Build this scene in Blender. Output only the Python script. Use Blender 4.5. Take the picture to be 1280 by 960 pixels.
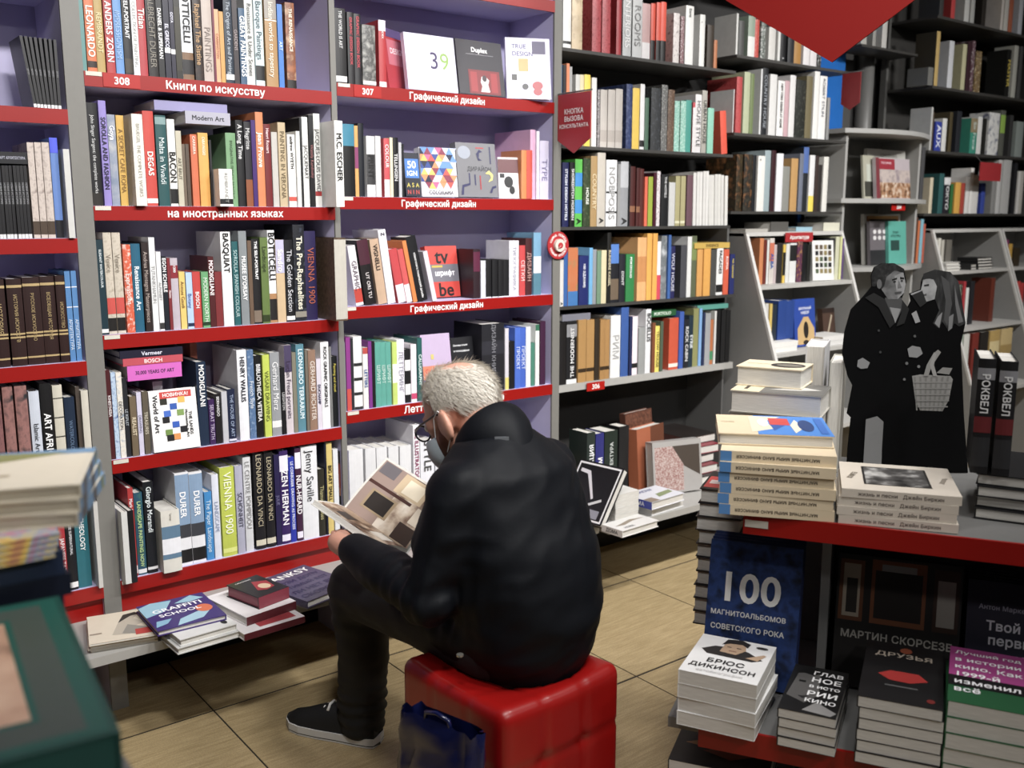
import bpy, bmesh, math, random
from mathutils import Vector, Matrix, noise, geometry
random.seed(7)
for o in list(bpy.data.objects): bpy.data.objects.remove(o, do_unlink=True)
SC = bpy.context.scene
COL = SC.collection

# ------------------------------------------------------------------ camera, light, exposure
FPX, PITCH, THETA, CAMH = 1216.57, math.radians(9.7886), math.radians(52.2323), 1.45
SN, CS = math.sin(THETA), math.cos(THETA)
FWD = Vector((CS*math.cos(PITCH), SN*math.cos(PITCH), -math.sin(PITCH)))
UPV = Vector((CS*math.sin(PITCH), SN*math.sin(PITCH), math.cos(PITCH)))
RGT = Vector((SN, -CS, 0))
EYE = Vector((0, 0, CAMH))
cam = bpy.data.cameras.new('camera')
cam_o = bpy.data.objects.new('camera', cam); COL.objects.link(cam_o)
cam.sensor_width = 36.0; cam.lens = 36.0*FPX/1280.0
cam.clip_start = 0.05; cam.clip_end = 60
cam_o.matrix_world = Matrix((RGT, UPV, -FWD)).transposed().to_4x4()
cam_o.location = EYE
cam.dof.use_dof = True; cam.dof.focus_distance = 2.75; cam.dof.aperture_fstop = 3.4
SC.camera = cam_o

world = bpy.data.worlds.new('world'); SC.world = world; world.use_nodes = True
world.node_tree.nodes['Background'].inputs[0].default_value = (0.9, 0.9, 0.9, 1)
world.node_tree.nodes['Background'].inputs[1].default_value = 0.02
SC.view_settings.view_transform = 'Standard'; SC.view_settings.look = 'None'
SC.view_settings.gamma = 1.0; SC.view_settings.use_curve_mapping = False
SC.view_settings.exposure = 0.0
# the shop's ceiling lights, all above and outside the picture (x, y, watts, tilt towards the shelves in degrees)
LAMPS = [(0.45, 0.75, 17, 46), (1.25, 0.75, 17, 46), (2.05, 0.75, 17, 46), (2.85, 0.75, 17, 46), (3.75, 0.75, 17, 46), (5.0, 0.75, 17, 46),
         (0.2, -1.6, 9.5, 35), (1.6, -1.6, 9.5, 35), (3.0, -1.6, 9.5, 35), (4.6, -1.6, 9.5, 35)]
LAMP_Z = 2.95
for lx, ly, lw, tl in LAMPS:
    a = bpy.data.lights.new('ceiling_lamp_offscreen', 'AREA'); a.shape = 'RECTANGLE'; a.size = .30; a.size_y = .16; a.energy = lw
    a.color = (1, .985, .97); a.spread = math.radians(105)
    ao = bpy.data.objects.new('ceiling_lamp_%02d_offscreen' % LAMPS.index((lx, ly, lw, tl)), a); COL.objects.link(ao)
    ao.location = (lx, ly, LAMP_Z); ao.rotation_euler.x = math.radians(tl)

# ------------------------------------------------------------------ pixel helpers (1280 x 960 frame)
def ray(x, y): return FWD + RGT*((x-640)/FPX) - UPV*((y-480)/FPX)
def atz(x, y, z): r = ray(x, y); return EYE + r*((z-CAMH)/r.z)
def aty(x, y, Y): r = ray(x, y); return EYE + r*(Y/r.y)
def atd(x, y, zh):                     # point on the pixel's ray at horizontal forward distance zh
    r = ray(x, y); return EYE + r*(zh/(r.x*CS + r.y*SN))
def C(cx, zh, z): return Vector((cx*SN + zh*CS, -cx*CS + zh*SN, z))   # camera-aligned ground coordinates

# ------------------------------------------------------------------ materials
MATS = {}
def lin(h):
    h = h.lstrip('#'); out = []
    for i in (0, 2, 4):
        v = int(h[i:i+2], 16)/255.0
        out.append(v/12.92 if v <= 0.04045 else ((v+0.055)/1.055)**2.4)
    return (*out, 1)
def soft(h, k):                        # pulls the colour a little towards its own grey
    c = lin(h); g = .3*c[0]+.59*c[1]+.11*c[2]
    return (*[g+(v-g)*k for v in c[:3]], 1)
def M(h, rough=0.45, var=0.10, scale=40.0, metal=0.0, coat=0.0, bump=0.0, spec=0.5, sat=0.84):
    key = (h, rough, var, scale, metal, coat, bump, spec, sat)
    if key in MATS: return MATS[key]
    m = bpy.data.materials.new('mat_'+h); m.use_nodes = True
    nt = m.node_tree; b = nt.nodes['Principled BSDF']
    b.inputs['Roughness'].default_value = rough; b.inputs['Metallic'].default_value = metal
    b.inputs['Coat Weight'].default_value = coat; b.inputs['Specular IOR Level'].default_value = spec
    c = soft(h, sat)
    tc = nt.nodes.new('ShaderNodeTexCoord')
    n = nt.nodes.new('ShaderNodeTexNoise'); n.inputs['Scale'].default_value = scale; n.inputs['Detail'].default_value = 3
    nt.links.new(tc.outputs['Object'], n.inputs['Vector'])
    mx = nt.nodes.new('ShaderNodeMix'); mx.data_type = 'RGBA'
    mx.inputs[6].default_value = (*[v*(1-var) for v in c[:3]], 1)
    mx.inputs[7].default_value = (*[min(1, v*(1+var)) for v in c[:3]], 1)
    nt.links.new(n.outputs['Fac'], mx.inputs[0]); nt.links.new(mx.outputs[2], b.inputs['Base Color'])
    if bump:
        bp = nt.nodes.new('ShaderNodeBump'); bp.inputs['Strength'].default_value = bump; bp.inputs['Distance'].default_value = 0.002
        nt.links.new(n.outputs['Fac'], bp.inputs['Height']); nt.links.new(bp.outputs[0], b.inputs['Normal'])
    MATS[key] = m; return m
def MOT(cols, scale=60.0, rough=0.4, stretch=(1, 1, 1)):   # printed, picture-like mottling of several colours
    key = ('mot', tuple(cols), scale, stretch)
    if key in MATS: return MATS[key]
    m = bpy.data.materials.new('mat_print'); m.use_nodes = True
    nt = m.node_tree; b = nt.nodes['Principled BSDF']; b.inputs['Roughness'].default_value = rough
    tc = nt.nodes.new('ShaderNodeTexCoord'); mp = nt.nodes.new('ShaderNodeMapping'); mp.inputs['Scale'].default_value = stretch
    n = nt.nodes.new('ShaderNodeTexNoise'); n.inputs['Scale'].default_value = scale; n.inputs['Detail'].default_value = 4
    r = nt.nodes.new('ShaderNodeValToRGB'); r.color_ramp.interpolation = 'LINEAR'
    nt.links.new(tc.outputs['Object'], mp.inputs[0]); nt.links.new(mp.outputs[0], n.inputs['Vector']); nt.links.new(n.outputs['Fac'], r.inputs[0])
    e = r.color_ramp.elements
    k = len(cols)
    e[0].position = 0.30; e[0].color = soft(cols[0], .84); e[1].position = 0.70; e[1].color = soft(cols[-1], .84)
    for i in range(1, k-1):
        el = e.new(0.30+0.40*i/(k-1)); el.color = soft(cols[i], .84)
    nt.links.new(r.outputs[0], b.inputs['Base Color'])
    MATS[key] = m; return m
def pages_mat():
    if 'pages' in MATS: return MATS['pages']
    m = bpy.data.materials.new('mat_pages'); m.use_nodes = True
    nt = m.node_tree; b = nt.nodes['Principled BSDF']; b.inputs['Roughness'].default_value = 0.8
    tc = nt.nodes.new('ShaderNodeTexCoord'); w = nt.nodes.new('ShaderNodeTexNoise'); mp = nt.nodes.new('ShaderNodeMapping')
    mp.inputs['Scale'].default_value = (30, 30, 900); w.inputs['Scale'].default_value = 1.0
    r = nt.nodes.new('ShaderNodeValToRGB'); r.color_ramp.elements[0].color = lin('b4b0a8'); r.color_ramp.elements[1].color = lin('e6e3dc')
    nt.links.new(tc.outputs['Object'], mp.inputs[0]); nt.links.new(mp.outputs[0], w.inputs['Vector'])
    nt.links.new(w.outputs['Fac'], r.inputs[0]); nt.links.new(r.outputs[0], b.inputs['Base Color'])
    MATS['pages'] = m; return m
PAGES = pages_mat()

# ------------------------------------------------------------------ mesh helpers
class MB:
    def __init__(s): s.v = []; s.f = []; s.mi = []; s.mats = []
    def mat(s, m):
        if m not in s.mats: s.mats.append(m)
        return s.mats.index(m)
    def add(s, vs, fs, m=None):
        o = len(s.v); s.v += [tuple(v) for v in vs]
        i = s.mat(m) if m else 0
        for f in fs: s.f.append(tuple(o+k for k in f)); s.mi.append(i)
        return s
    def box(s, x0, x1, y0, y1, z0, z1, m=None):
        return s.add([(x0,y0,z0),(x1,y0,z0),(x1,y1,z0),(x0,y1,z0),(x0,y0,z1),(x1,y0,z1),(x1,y1,z1),(x0,y1,z1)],
                     [(3,2,1,0),(4,5,6,7),(0,1,5,4),(1,2,6,5),(2,3,7,6),(3,0,4,7)], m)
    def prism(s, pts, z0, z1, m=None, xf=None):       # pts: ccw outline in xy
        n = len(pts); vs = [(x, y, z0) for x, y in pts] + [(x, y, z1) for x, y in pts]
        fs = [tuple(range(n-1, -1, -1)), tuple(range(n, 2*n))] + [(i, (i+1) % n, n+(i+1) % n, n+i) for i in range(n)]
        if xf: vs = [xf(Vector(v)) for v in vs]
        return s.add(vs, fs, m)
    def tube(s, path, rads, seg=8, m=None, caps=True):
        path = [Vector(p) for p in path]; n = len(path)
        if not hasattr(rads, '__len__'): rads = [rads]*n
        t0 = (path[1]-path[0]).normalized()
        ref = Vector((0, 0, 1)) if abs(t0.z) < .9 else Vector((1, 0, 0))
        a = t0.cross(ref).normalized(); vs = []
        for i in range(n):
            t = (path[min(i+1, n-1)]-path[max(i-1, 0)]).normalized()
            a = (a - t*a.dot(t)).normalized(); b = t.cross(a)
            for k in range(seg):
                an = 2*math.pi*k/seg; vs.append(path[i]+(a*math.cos(an)+b*math.sin(an))*rads[i])
        fs = [(i*seg+k, i*seg+(k+1) % seg, (i+1)*seg+(k+1) % seg, (i+1)*seg+k) for i in range(n-1) for k in range(seg)]
        if caps: fs += [tuple(range(seg-1, -1, -1)), tuple((n-1)*seg+k for k in range(seg))]
        return s.add(vs, fs, m)
    def mesh(s, name, m=None, smooth=False):
        me = bpy.data.meshes.new(name); me.from_pydata(s.v, [], s.f)
        mats = s.mats or ([m] if m else [])
        for mm in mats: me.materials.append(mm)
        if s.mats:
            for p, i in zip(me.polygons, s.mi): p.material_index = i
        if smooth:
            for p in me.polygons: p.use_smooth = True
        me.update(); return me
    def build(s, name, m=None, parent=None, smooth=False, loc=None, rz=0):
        o = bpy.data.objects.new(name, s.mesh(name, m, smooth)); COL.objects.link(o)
        if parent is not None: o.parent = parent
        if loc is not None: o.location = loc
        if rz: o.rotation_euler.z = rz
        return o
def tag(o, label=None, cat=None, group=None, kind=None):
    if label: o['label'] = label
    if cat: o['category'] = cat
    if group: o['group'] = group
    if kind: o['kind'] = kind
    return o
def empty(name, loc=(0, 0, 0), rz=0):
    o = bpy.data.objects.new(name, None); o.empty_display_size = .05; COL.objects.link(o)
    o.location = loc; o.rotation_euler.z = rz; return o
def bevel(o, w, seg=2):
    md = o.modifiers.new('bevel', 'BEVEL'); md.width = w; md.segments = seg; md.limit_method = 'ANGLE'; return o

# ------------------------------------------------------------------ lettering: glyph outlines built once, then composed
CHARS = ("ABCDEFGHIJKLMNOPQRSTUVWXYZabcdefghijklmnopqrstuvwxyz0123456789.,!:&-'|/ÇÜé"
         "АБВГДЕЖЗИЙКЛМНОПРСТУФХЦЧШЩЪЫЬЭЮЯабвгдежзийклмнопрстуфхцчшщъыьэюяё")
GLY = {}
def make_glyphs():
    tmp = []
    def t(body, off):
        c = bpy.data.curves.new('g', 'FONT'); c.body = body; c.resolution_u = 4; c.offset = off; c.fill_mode = 'NONE'
        o = bpy.data.objects.new('g', c); COL.objects.link(o); tmp.append(o); return o
    offs = {0: 0.0, 1: 0.022}
    hh = {w: t('HH', 0) for w in offs}
    obs = {(w, ch): (t(ch, 0), t('H'+ch+'H', 0)) for w in offs for ch in CHARS}
    bpy.context.view_layer.update(); dg = bpy.context.evaluated_depsgraph_get()
    def geo(o, outl=True, grow=0):
        me = bpy.data.meshes.new_from_object(o.evaluated_get(dg))
        co = [Vector((v.co.x, v.co.y)) for v in me.vertices]; nb = [[] for _ in co]
        for e in me.edges: a, b = e.vertices; nb[a].append(b); nb[b].append(a)
        bpy.data.meshes.remove(me)
        if not outl: return (co, [])
        seen = set(); loops = []
        for s in range(len(co)):                      # closed outlines in their drawn direction
            if s in seen or not nb[s]: continue
            lp = [s]; seen.add(s); cur = s+1 if s+1 in nb[s] else nb[s][0]
            while cur not in seen:
                lp.append(cur); seen.add(cur); nx = [k for k in nb[cur] if k not in seen]
                if not nx: break
                cur = nx[0]
            if len(lp) > 2: loops.append([co[k] for k in lp])
        if grow and loops:                            # embolden: push every outline away from its filled side
            ar = lambda lp: sum(a.x*b.y-b.x*a.y for a, b in zip(lp, lp[1:]+lp[:1]))/2
            sg = 1 if max((ar(lp) for lp in loops), key=abs) > 0 else -1
            new = []
            for lp in loops:
                n = len(lp); q = []
                for i in range(n):
                    d0 = (lp[i]-lp[i-1]); d1 = (lp[(i+1) % n]-lp[i])
                    if d0.length < 1e-7 or d1.length < 1e-7: q.append(lp[i].copy()); continue
                    n0 = Vector((d0.y, -d0.x)).normalized(); n1 = Vector((d1.y, -d1.x)).normalized(); m = n0+n1
                    m = m/max(.5, m.dot(n0)) if m.length > 1e-6 else n0
                    q.append(lp[i]+m*grow*sg)
                new.append(q)
            loops = new
        pts = [p for lp in loops for p in lp]; ed = []; o0 = 0
        for lp in loops: ed += [(o0+i, o0+(i+1) % len(lp)) for i in range(len(lp))]; o0 += len(lp)
        if not pts: return ([], [])
        vo, _, fo, *_ = geometry.delaunay_2d_cdt(pts, ed, [], 0, 1e-5)
        def wind(p):
            w = 0
            for lp in loops:
                for a, b in zip(lp, lp[1:]+lp[:1]):
                    if (a.y <= p.y) != (b.y <= p.y):
                        x = a.x+(p.y-a.y)*(b.x-a.x)/(b.y-a.y)
                        if x > p.x: w += 1 if b.y > a.y else -1
            return w
        fs = [tuple(f) for f in fo if wind((vo[f[0]]+vo[f[1]]+vo[f[2]])/3) != 0]
        return ([(v.x, v.y) for v in vo], fs)
    base = max(v[0] for v in geo(hh[0], False)[0])
    for (w, ch), (a, b) in obs.items():
        adv = max(v[0] for v in geo(b, False)[0]) - base
        vs, fs = geo(a, True, offs[w]); GLY[(w, ch)] = (vs, fs, adv + (0.02 if w else 0))
    for w in offs: GLY[(w, ' ')] = ([], [], 0.30)
    for o in tmp:
        c = o.data; bpy.data.objects.remove(o); bpy.data.curves.remove(c)
make_glyphs()
def text2d(s, height, maxlen=None, bold=0, align='c', widen=1.0):
    """lettering in 2D: cap height = height, shrunk to fit maxlen; returns verts, faces, length"""
    k = height/0.70; x = 0; vs = []; fs = []
    for ch in s:
        g = GLY.get((bold, ch)) or GLY[(bold, ' ')]
        o = len(vs); vs += [(x+a*1.0, b) for a, b in g[0]]; fs += [tuple(o+i for i in f) for f in g[1]]; x += g[2]
    kx = k*widen
    L = x*kx
    if maxlen and L > maxlen: r = maxlen/L; kx *= r; k *= max(r, 0.55) if r > .55 else max(r, .45); L = maxlen
    dx = {'c': -L/2, 'l': 0, 'r': -L}[align]
    return [(a*kx+dx, b*k - 0.35*k) for a, b in vs], fs, L
# ------------------------------------------------------------------ the setting
YF, YB = 2.853, 3.14            # front plane and back of the long run of bookcases
GREY, LAV, RED, DARK, PALE = M('77756f', .5, .06), M('c2bce0', .55, .05, 8), M('8f100c', .38, .06, 15, sat=1), M('1b1b1c', .6), M('a5a39e', .5, .06)
INNER = M('5d5c5a', .6, .05, 8)
WHITE = M('ececea', .5, .03)
TILE_GROUT = M('2a231a', .9)
def tile_mat():
    m = bpy.data.materials.new('mat_floor_tile'); m.use_nodes = True
    nt = m.node_tree; b = nt.nodes['Principled BSDF']; b.inputs['Roughness'].default_value = .5
    tc = nt.nodes.new('ShaderNodeTexCoord'); mp = nt.nodes.new('ShaderNodeMapping'); mp.inputs['Scale'].default_value = (5, 60, 5)
    n = nt.nodes.new('ShaderNodeTexNoise'); n.inputs['Scale'].default_value = 1.6; n.inputs['Detail'].default_value = 8; n.inputs['Roughness'].default_value = .7
    n2 = nt.nodes.new('ShaderNodeTexNoise'); n2.inputs['Scale'].default_value = 260; n2.inputs['Detail'].default_value = 2
    r = nt.nodes.new('ShaderNodeValToRGB'); r.color_ramp.elements[0].position = .3; r.color_ramp.elements[1].position = .75
    r.color_ramp.elements[0].color = lin('97835d'); r.color_ramp.elements[1].color = lin('c8b28a')
    mx = nt.nodes.new('ShaderNodeMix'); mx.data_type = 'RGBA'; mx.blend_type = 'MULTIPLY'; mx.inputs[0].default_value = .5
    nt.links.new(tc.outputs['Object'], mp.inputs[0]); nt.links.new(mp.outputs[0], n.inputs['Vector']); nt.links.new(tc.outputs['Object'], n2.inputs['Vector'])
    nt.links.new(n.outputs['Fac'], r.inputs[0]); nt.links.new(r.outputs[0], mx.inputs[6]); nt.links.new(n2.outputs['Color'], mx.inputs[7])
    r2 = nt.nodes.new('ShaderNodeValToRGB'); r2.color_ramp.elements[0].position = .3; r2.color_ramp.elements[0].color = (.45, .45, .45, 1); r2.color_ramp.elements[1].position = .65
    nt.links.new(n2.outputs['Fac'], r2.inputs[0]); nt.links.new(r2.outputs[0], mx.inputs[7])
    nt.links.new(mx.outputs[2], b.inputs['Base Color'])
    bp = nt.nodes.new('ShaderNodeBump'); bp.inputs['Strength'].default_value = .25; bp.inputs['Distance'].default_value = .001
    nt.links.new(n.outputs['Fac'], bp.inputs['Height']); nt.links.new(bp.outputs[0], b.inputs['Normal'])
    return m
TILE = tile_mat()
floor = MB().box(-4, 9, -3, 3.3, -.06, -.0016).build('floor', TILE_GROUT); tag(floor, 'tan wood-grain tiled shop floor', kind='structure')
TX, TY, TX0, TY0 = .575, .615, .945, 2.672
tile_me = MB().box(0, TX-.005, 0, TY-.009, -.0016, 0).mesh('tile', TILE)
for i in range(-3, 9):
    for j in range(-4, 1):
        t = bpy.data.objects.new('tile', tile_me); COL.objects.link(t); t.parent = floor
        t.location = (TX0+TX*i+.0025, TY0+TY*j+.0025, 0)
wall = MB().box(-4, 9, 3.2, 3.3, 0, 3.1).build('wall_back', M('4a4947', .8)); tag(wall, 'dark grey wall behind the bookcases', kind='structure')
wall_r = MB().box(8.9, 9, -3, 3.2, 0, 3.1).build('wall_right', M('4a4947', .8)); tag(wall_r, 'dark grey end wall of the shop', kind='structure')
ceil = MB().box(-4, 9, -3, 3.3, 3.0, 3.1).build('ceiling', M('8d8d8d', .9)); tag(ceil, 'plain grey shop ceiling', kind='structure')
# ------------------------------------------------------------------ lettering on things
def letters(parent, name, s, fn, height, m, maxlen=None, bold=1, align='c', widen=1.0):
    """fn maps a 2D lettering point to a local point of the parent"""
    vs, fs, L = text2d(s, height, maxlen, bold, align, widen)
    return MB().add([fn(a, b) for a, b in vs], fs, m).build(name, None, parent)
TXTW = M('f2f0ec', .5, .02)

# ------------------------------------------------------------------ bookcases
def shelf_edge_text(shelf, Y, s, px0, px1, py, Xo, h=.026, bold=1):
    a, b = aty(px0, py, Y), aty(px1, py, Y); cx = (a.x+b.x)/2 - Xo; L = abs(b.x-a.x); cz = (a.z+b.z)/2
    letters(shelf, 'lettering', s, lambda u, v: (cx+u, Y-.0075-shelf.location.y, v+cz-shelf.location.z), h, TXTW, L, bold)
def sticker(shelf, Y, s, px0, px1, py, Xo, m, h, th=.02):
    a, b = aty(px0, py, Y), aty(px1, py, Y); cz = a.z - shelf.location.z
    y = Y-.0055-shelf.location.y
    MB().box(a.x-Xo, b.x-Xo, y-.0015, y, cz-h/2, cz+h/2).build('number_sticker', m, shelf)
    if s: letters(shelf, 'lettering', s, lambda u, v: ((a.x+b.x)/2-Xo+u, y-.003, v+cz), th, TXTW, None, 1)
def red_case(name, label, X0, X1, shelves, Xl, Xr, top=2.55, kick=True):
    """X0..X1 inner width, Xl / Xr outer faces of the side panels"""
    r = empty(name, ((X0+X1)/2, YF, 0)); Xo = (X0+X1)/2; tag(r, label, 'bookcase', 'red edged wall bookcases')
    for a, b in ((Xl, X0), (X1, Xr)):
        sp = MB().box(a-Xo, b-Xo, .004, YB-YF, 0, top).build('side_panel', LAV, r)
        MB().box(a-Xo, b-Xo, -.004, .0045, 0.0, top).build('edge_trim', GREY, sp)
    MB().box(X0-Xo, X1-Xo, YB-YF-.02, YB-YF, 0, top).build('back_panel', LAV, r)
    MB().box(Xl-Xo, Xr-Xo, 0, YB-YF, top, top+.03).build('top_board', LAV, r)
    out = []
    for z in shelves:
        s = MB().box(X0-Xo, X1-Xo, 0, YB-YF-.02, -.036, 0).build('shelf', LAV, r, loc=(0, 0, z))
        MB().box(X0-Xo, X1-Xo, -.006, 0, -.040, -.0006).build('edge_strip', RED, s)
        MB().box(X0-Xo+.004, X0-Xo+.046, -.0075, -.006, -.012, -.001).build('price_tag', M('cfc9bb', .5), s)
        out.append(s)
    if kick:
        zb = shelves[-1]
        MB().box(X0-Xo, X1-Xo, .012, .03, .29, zb-.04).build('riser', RED, r)
        MB().box(Xl-Xo, Xr-Xo, -.262, .012, .268, .294).build('bottom_ledge', PALE, r)
        MB().box(X0-Xo, X1-Xo, .22, .24, 0, .27).build('plinth', DARK, r)
    return r, out, Xo
ZM = [2.19, 1.835, 1.478, 1.120, .759, .395]
ZN = [2.221, 1.864, 1.512, 1.156, .807, .455]
ZL = [2.07, 1.731, 1.391, 1.052, .72, .395]
caseL, sL, XoL = red_case('bookcase', 'red edged bookcase full of matching series, ending at the double grey upright', -.05, .706, ZL, -.075, .730)
caseM, sM, XoM = red_case('bookcase', 'red edged bookcase numbered 308 with lavender back', .754, 1.490, ZM, .730, 1.499)
caseN, sN, XoN = red_case('bookcase', 'red edged bookcase numbered 307 behind the seated reader', 1.509, 2.404, ZN, 1.499, 2.424)
RED2 = M('a51a14', .4, .04, sat=1)
sticker(sM[1], YF, '308', 128, 174, 102, 0, RED2, .034) if False else None
def loc_sticker(shelves, i, s, px0, px1, py, Xo, h=.036, th=.019, m=RED2):
    s_ = shelves[i]; a, b = aty(px0, py, YF), aty(px1, py, YF); zc = -.020
    MB().box(a.x-Xo, b.x-Xo, -.0082, -.0062, zc-h/2, zc+h/2).build('number_sticker', m, s_)
    letters(s_, 'lettering', s, lambda u, v: ((a.x+b.x)/2-Xo+u, -.0088, v+zc), th, TXTW)
def loc_text(shelves, i, s, px0, px1, py, Xo, h=.024):
    s_ = shelves[i]; a, b = aty(px0, py, YF), aty(px1, py, YF)
    letters(s_, 'lettering', s, lambda u, v: ((a.x+b.x)/2-Xo+u, -.0072, v-.020), h, TXTW, abs(b.x-a.x))
loc_sticker(sM, 1, '308', 128, 174, 102, XoM); loc_text(sM, 1, 'Книги по искусству', 206, 330, 110, XoM)
loc_text(sM, 2, 'на иностранных языках', 208, 353, 266, XoM)
loc_sticker(sN, 1, '307', 441, 475, 115, XoN); loc_text(sN, 1, 'Графический дизайн', 510, 605, 122, XoN)
loc_text(sN, 2, 'Графический дизайн', 500, 594, 254, XoN)
loc_text(sN, 3, 'Графический дизайн', 511, 603, 382, XoN)
loc_text(sN, 4, 'Леттеринг, каллиграфика', 493, 638, 505, XoN)

def plain_case(name, label, X0, X1, shelves, thick, mats, back, group, top=2.75, ledge=None, left=None, right=None, zmin=0, cut=None):
    Xo = (X0+X1)/2; r = empty(name, (Xo, YF, 0)); tag(r, label, 'bookcase', group)
    if cut:
        MB().box(X0-Xo, X1-Xo, YB-YF-.015, YB-YF, zmin, 1.395).build('back_panel', back, r); MB().box(X0-Xo, cut-Xo, YB-YF-.015, YB-YF, 1.395, top).build('back_panel', back, r)
    else: MB().box(X0-Xo, X1-Xo, YB-YF-.015, YB-YF, zmin, top).build('back_panel', back, r)
    if left:
        sp = MB().box(left[0]-Xo, left[1]-Xo, .004, YB-YF, 0, top).build('side_panel', INNER, r)
        MB().box(left[0]-Xo, left[1]-Xo, -.004, .0045, 0, top).build('edge_trim', GREY, sp)
    if right: MB().box(right[0]-Xo, right[1]-Xo, .06, YB-YF, zmin, 1.395 if cut else top).build('side_panel', INNER, r)
    out = []
    for z, t, m in zip(shelves, thick, mats):
        out.append(MB().box(X0-Xo, (cut if cut and z > 1.4 else X1)-Xo, 0, YB-YF-.015, -t, 0).build('shelf', m, r, loc=(0, 0, z)))
    if ledge:
        MB().box(X0-Xo, X1-Xo, -.30, .05, .268, .294).build('bottom_ledge', PALE, r)
        MB().box(X0-Xo, X1-Xo, .18, .20, 0, .27).build('plinth', DARK, r)
    return r, out, Xo
SHD = M('3b3936', .5, .05)
ZP = [2.42, 2.065, 1.714, 1.409, 1.104, .795]
caseP, sP, XoP = plain_case('bookcase', 'dark metal bookcase numbered 306 beside the red call button', 2.44, 3.484, ZP, [.012]*5+[.028],
                            [SHD]*5+[PALE], M('2c2b2a', .7, .05), 'dark wall bookcases', ledge=True, left=(2.424, 2.44), right=(3.484, 3.496), cut=3.430)
loc_sticker(sP, 5, '306', 732, 754, 485, XoP, h=.034)
ZQ = [2.47, 2.134, 1.809, 1.471]
caseQ, sQ, XoQ = plain_case('bookcase', 'dark metal bookcase of interior albums beside the blue panel', 3.432, 4.27, ZQ, [.012]*4, [SHD]*4, M('2c2b2a', .7, .05), 'dark wall bookcases', zmin=1.40)
ZR = [2.484, 2.130, 1.797, 1.464]
caseR, sR, XoR = plain_case('bookcase', 'dark metal bookcase in the far corner past the curved display', 5.02, 6.70, ZR, [.014]*4, [SHD]*4, M('34322f', .7, .05), 'dark wall bookcases', right=(6.70, 6.72), zmin=1.40)
# short deep shelf over the column, fixed to the wall
fs = MB().box(4.50, 5.02, 2.95, 3.125, 2.288, 2.30).build('wall_shelf', SHD); tag(fs, 'short dark wall shelf above the grey round column', 'shelf')
# blue acrylic panel and round column between the bookcases
bl = MB().box(4.275, 4.62, 3.118, 3.136, 1.40, 2.7).build('acrylic_panel', M('0d6cc4', .15, .15, 6, coat=.3)); tag(bl, 'glossy bright blue acrylic panel behind the shelf ends', 'panel')
colm = MB().tube([(4.86, 3.153, 0), (4.86, 3.153, 3.0)], .045, 20).build('column', M('6d6c69', .35, .05), smooth=True); tag(colm, 'round grey column behind the curved display unit', 'column')
MB().box(4.985, 5.005, 3.106, 3.14, 0, 3.0).build('corner_post', M('5b5a57', .5)); tag(bpy.data.objects['corner_post'], 'flat grey post at the end of the far bookcase', 'post')

# slanted display cabinets standing under the dark bookcases
def slant_case(X0, X1, label, zs, kick=True):
    Xo = (X0+X1)/2; r = empty('display_cabinet', (Xo, YF, 0)); tag(r, label, 'cabinet', 'slanted grey display cabinets')
    prof = [(0, 1.373), (-.283, .55), (-.30, 0), (YB-YF, 0), (YB-YF, 1.373)]
    mi = M('8f8e8b', .5, .05)
    for xa, xb in ((X0, X0+.016), (X1-.016, X1)):
        vs = [(xa-Xo, a, b) for a, b in prof] + [(xb-Xo, a, b) for a, b in prof]; n = 5
        sp = MB().add(vs, [(4, 3, 2, 1, 0), (5, 6, 7, 8, 9)] + [(i, (i+1) % n, n+(i+1) % n, n+i) for i in range(n)]).build('side_panel', mi, r)
        MB().add([(xa-Xo-.001, -.003, 1.373), (xb-Xo+.001, -.003, 1.373), (xb-Xo+.001, -.286, .55), (xa-Xo-.001, -.286, .55),
                  (xa-Xo-.001, .010, 1.373), (xb-Xo+.001, .010, 1.373), (xb-Xo+.001, -.273, .55), (xa-Xo-.001, -.273, .55)],
                 [(0, 3, 2, 1), (4, 5, 6, 7), (0, 1, 5, 4), (2, 3, 7, 6), (0, 4, 7, 3), (1, 2, 6, 5)]).build('edge_trim', M('c9c7c2', .5), sp)
    MB().box(X0-Xo, X1-Xo, YB-YF-.02, YB-YF, 0, 1.36).build('back_panel', mi, r)
    MB().box(X0-Xo, X1-Xo, -.004, YB-YF, 1.36, 1.378).build('top_board', M('c0beb9', .5), r)
    out = []
    for z in zs:
        yf = -(1.373-z)*.344
        out.append(MB().box(X0-Xo+.016, X1-Xo-.016, yf, YB-YF-.02, -.018, 0).build('shelf', M('b4b2ad', .5), r, loc=(0, 0, z)))
    return r, out, Xo
cabQ, kQ, XcQ = slant_case(3.538, 4.283, 'slanted grey display cabinet with a red category sign', [1.141, .844, .50])
cabR, kR, XcR = slant_case(5.118, 5.885, 'slanted grey display cabinet with half empty upper shelf', [1.149, .844, .50])
cabR2, kR2, XcR2 = slant_case(5.90, 6.66, 'slanted grey display cabinet next to the half empty one', [1.149, .844, .50])
sg = MB().box(-.105, .105, -.004, 0, -.022, .022).build('category_sign', M('a81f24', .4), loc=(aty(998, 298, YF-.01).x, YF-.012, 1.352))
letters(sg, 'lettering', 'Архитектура', lambda u, v: (u, -.005, v), .016, TXTW, .15); tag(sg, 'small red category sign on the slanted cabinet top', 'sign')

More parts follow.
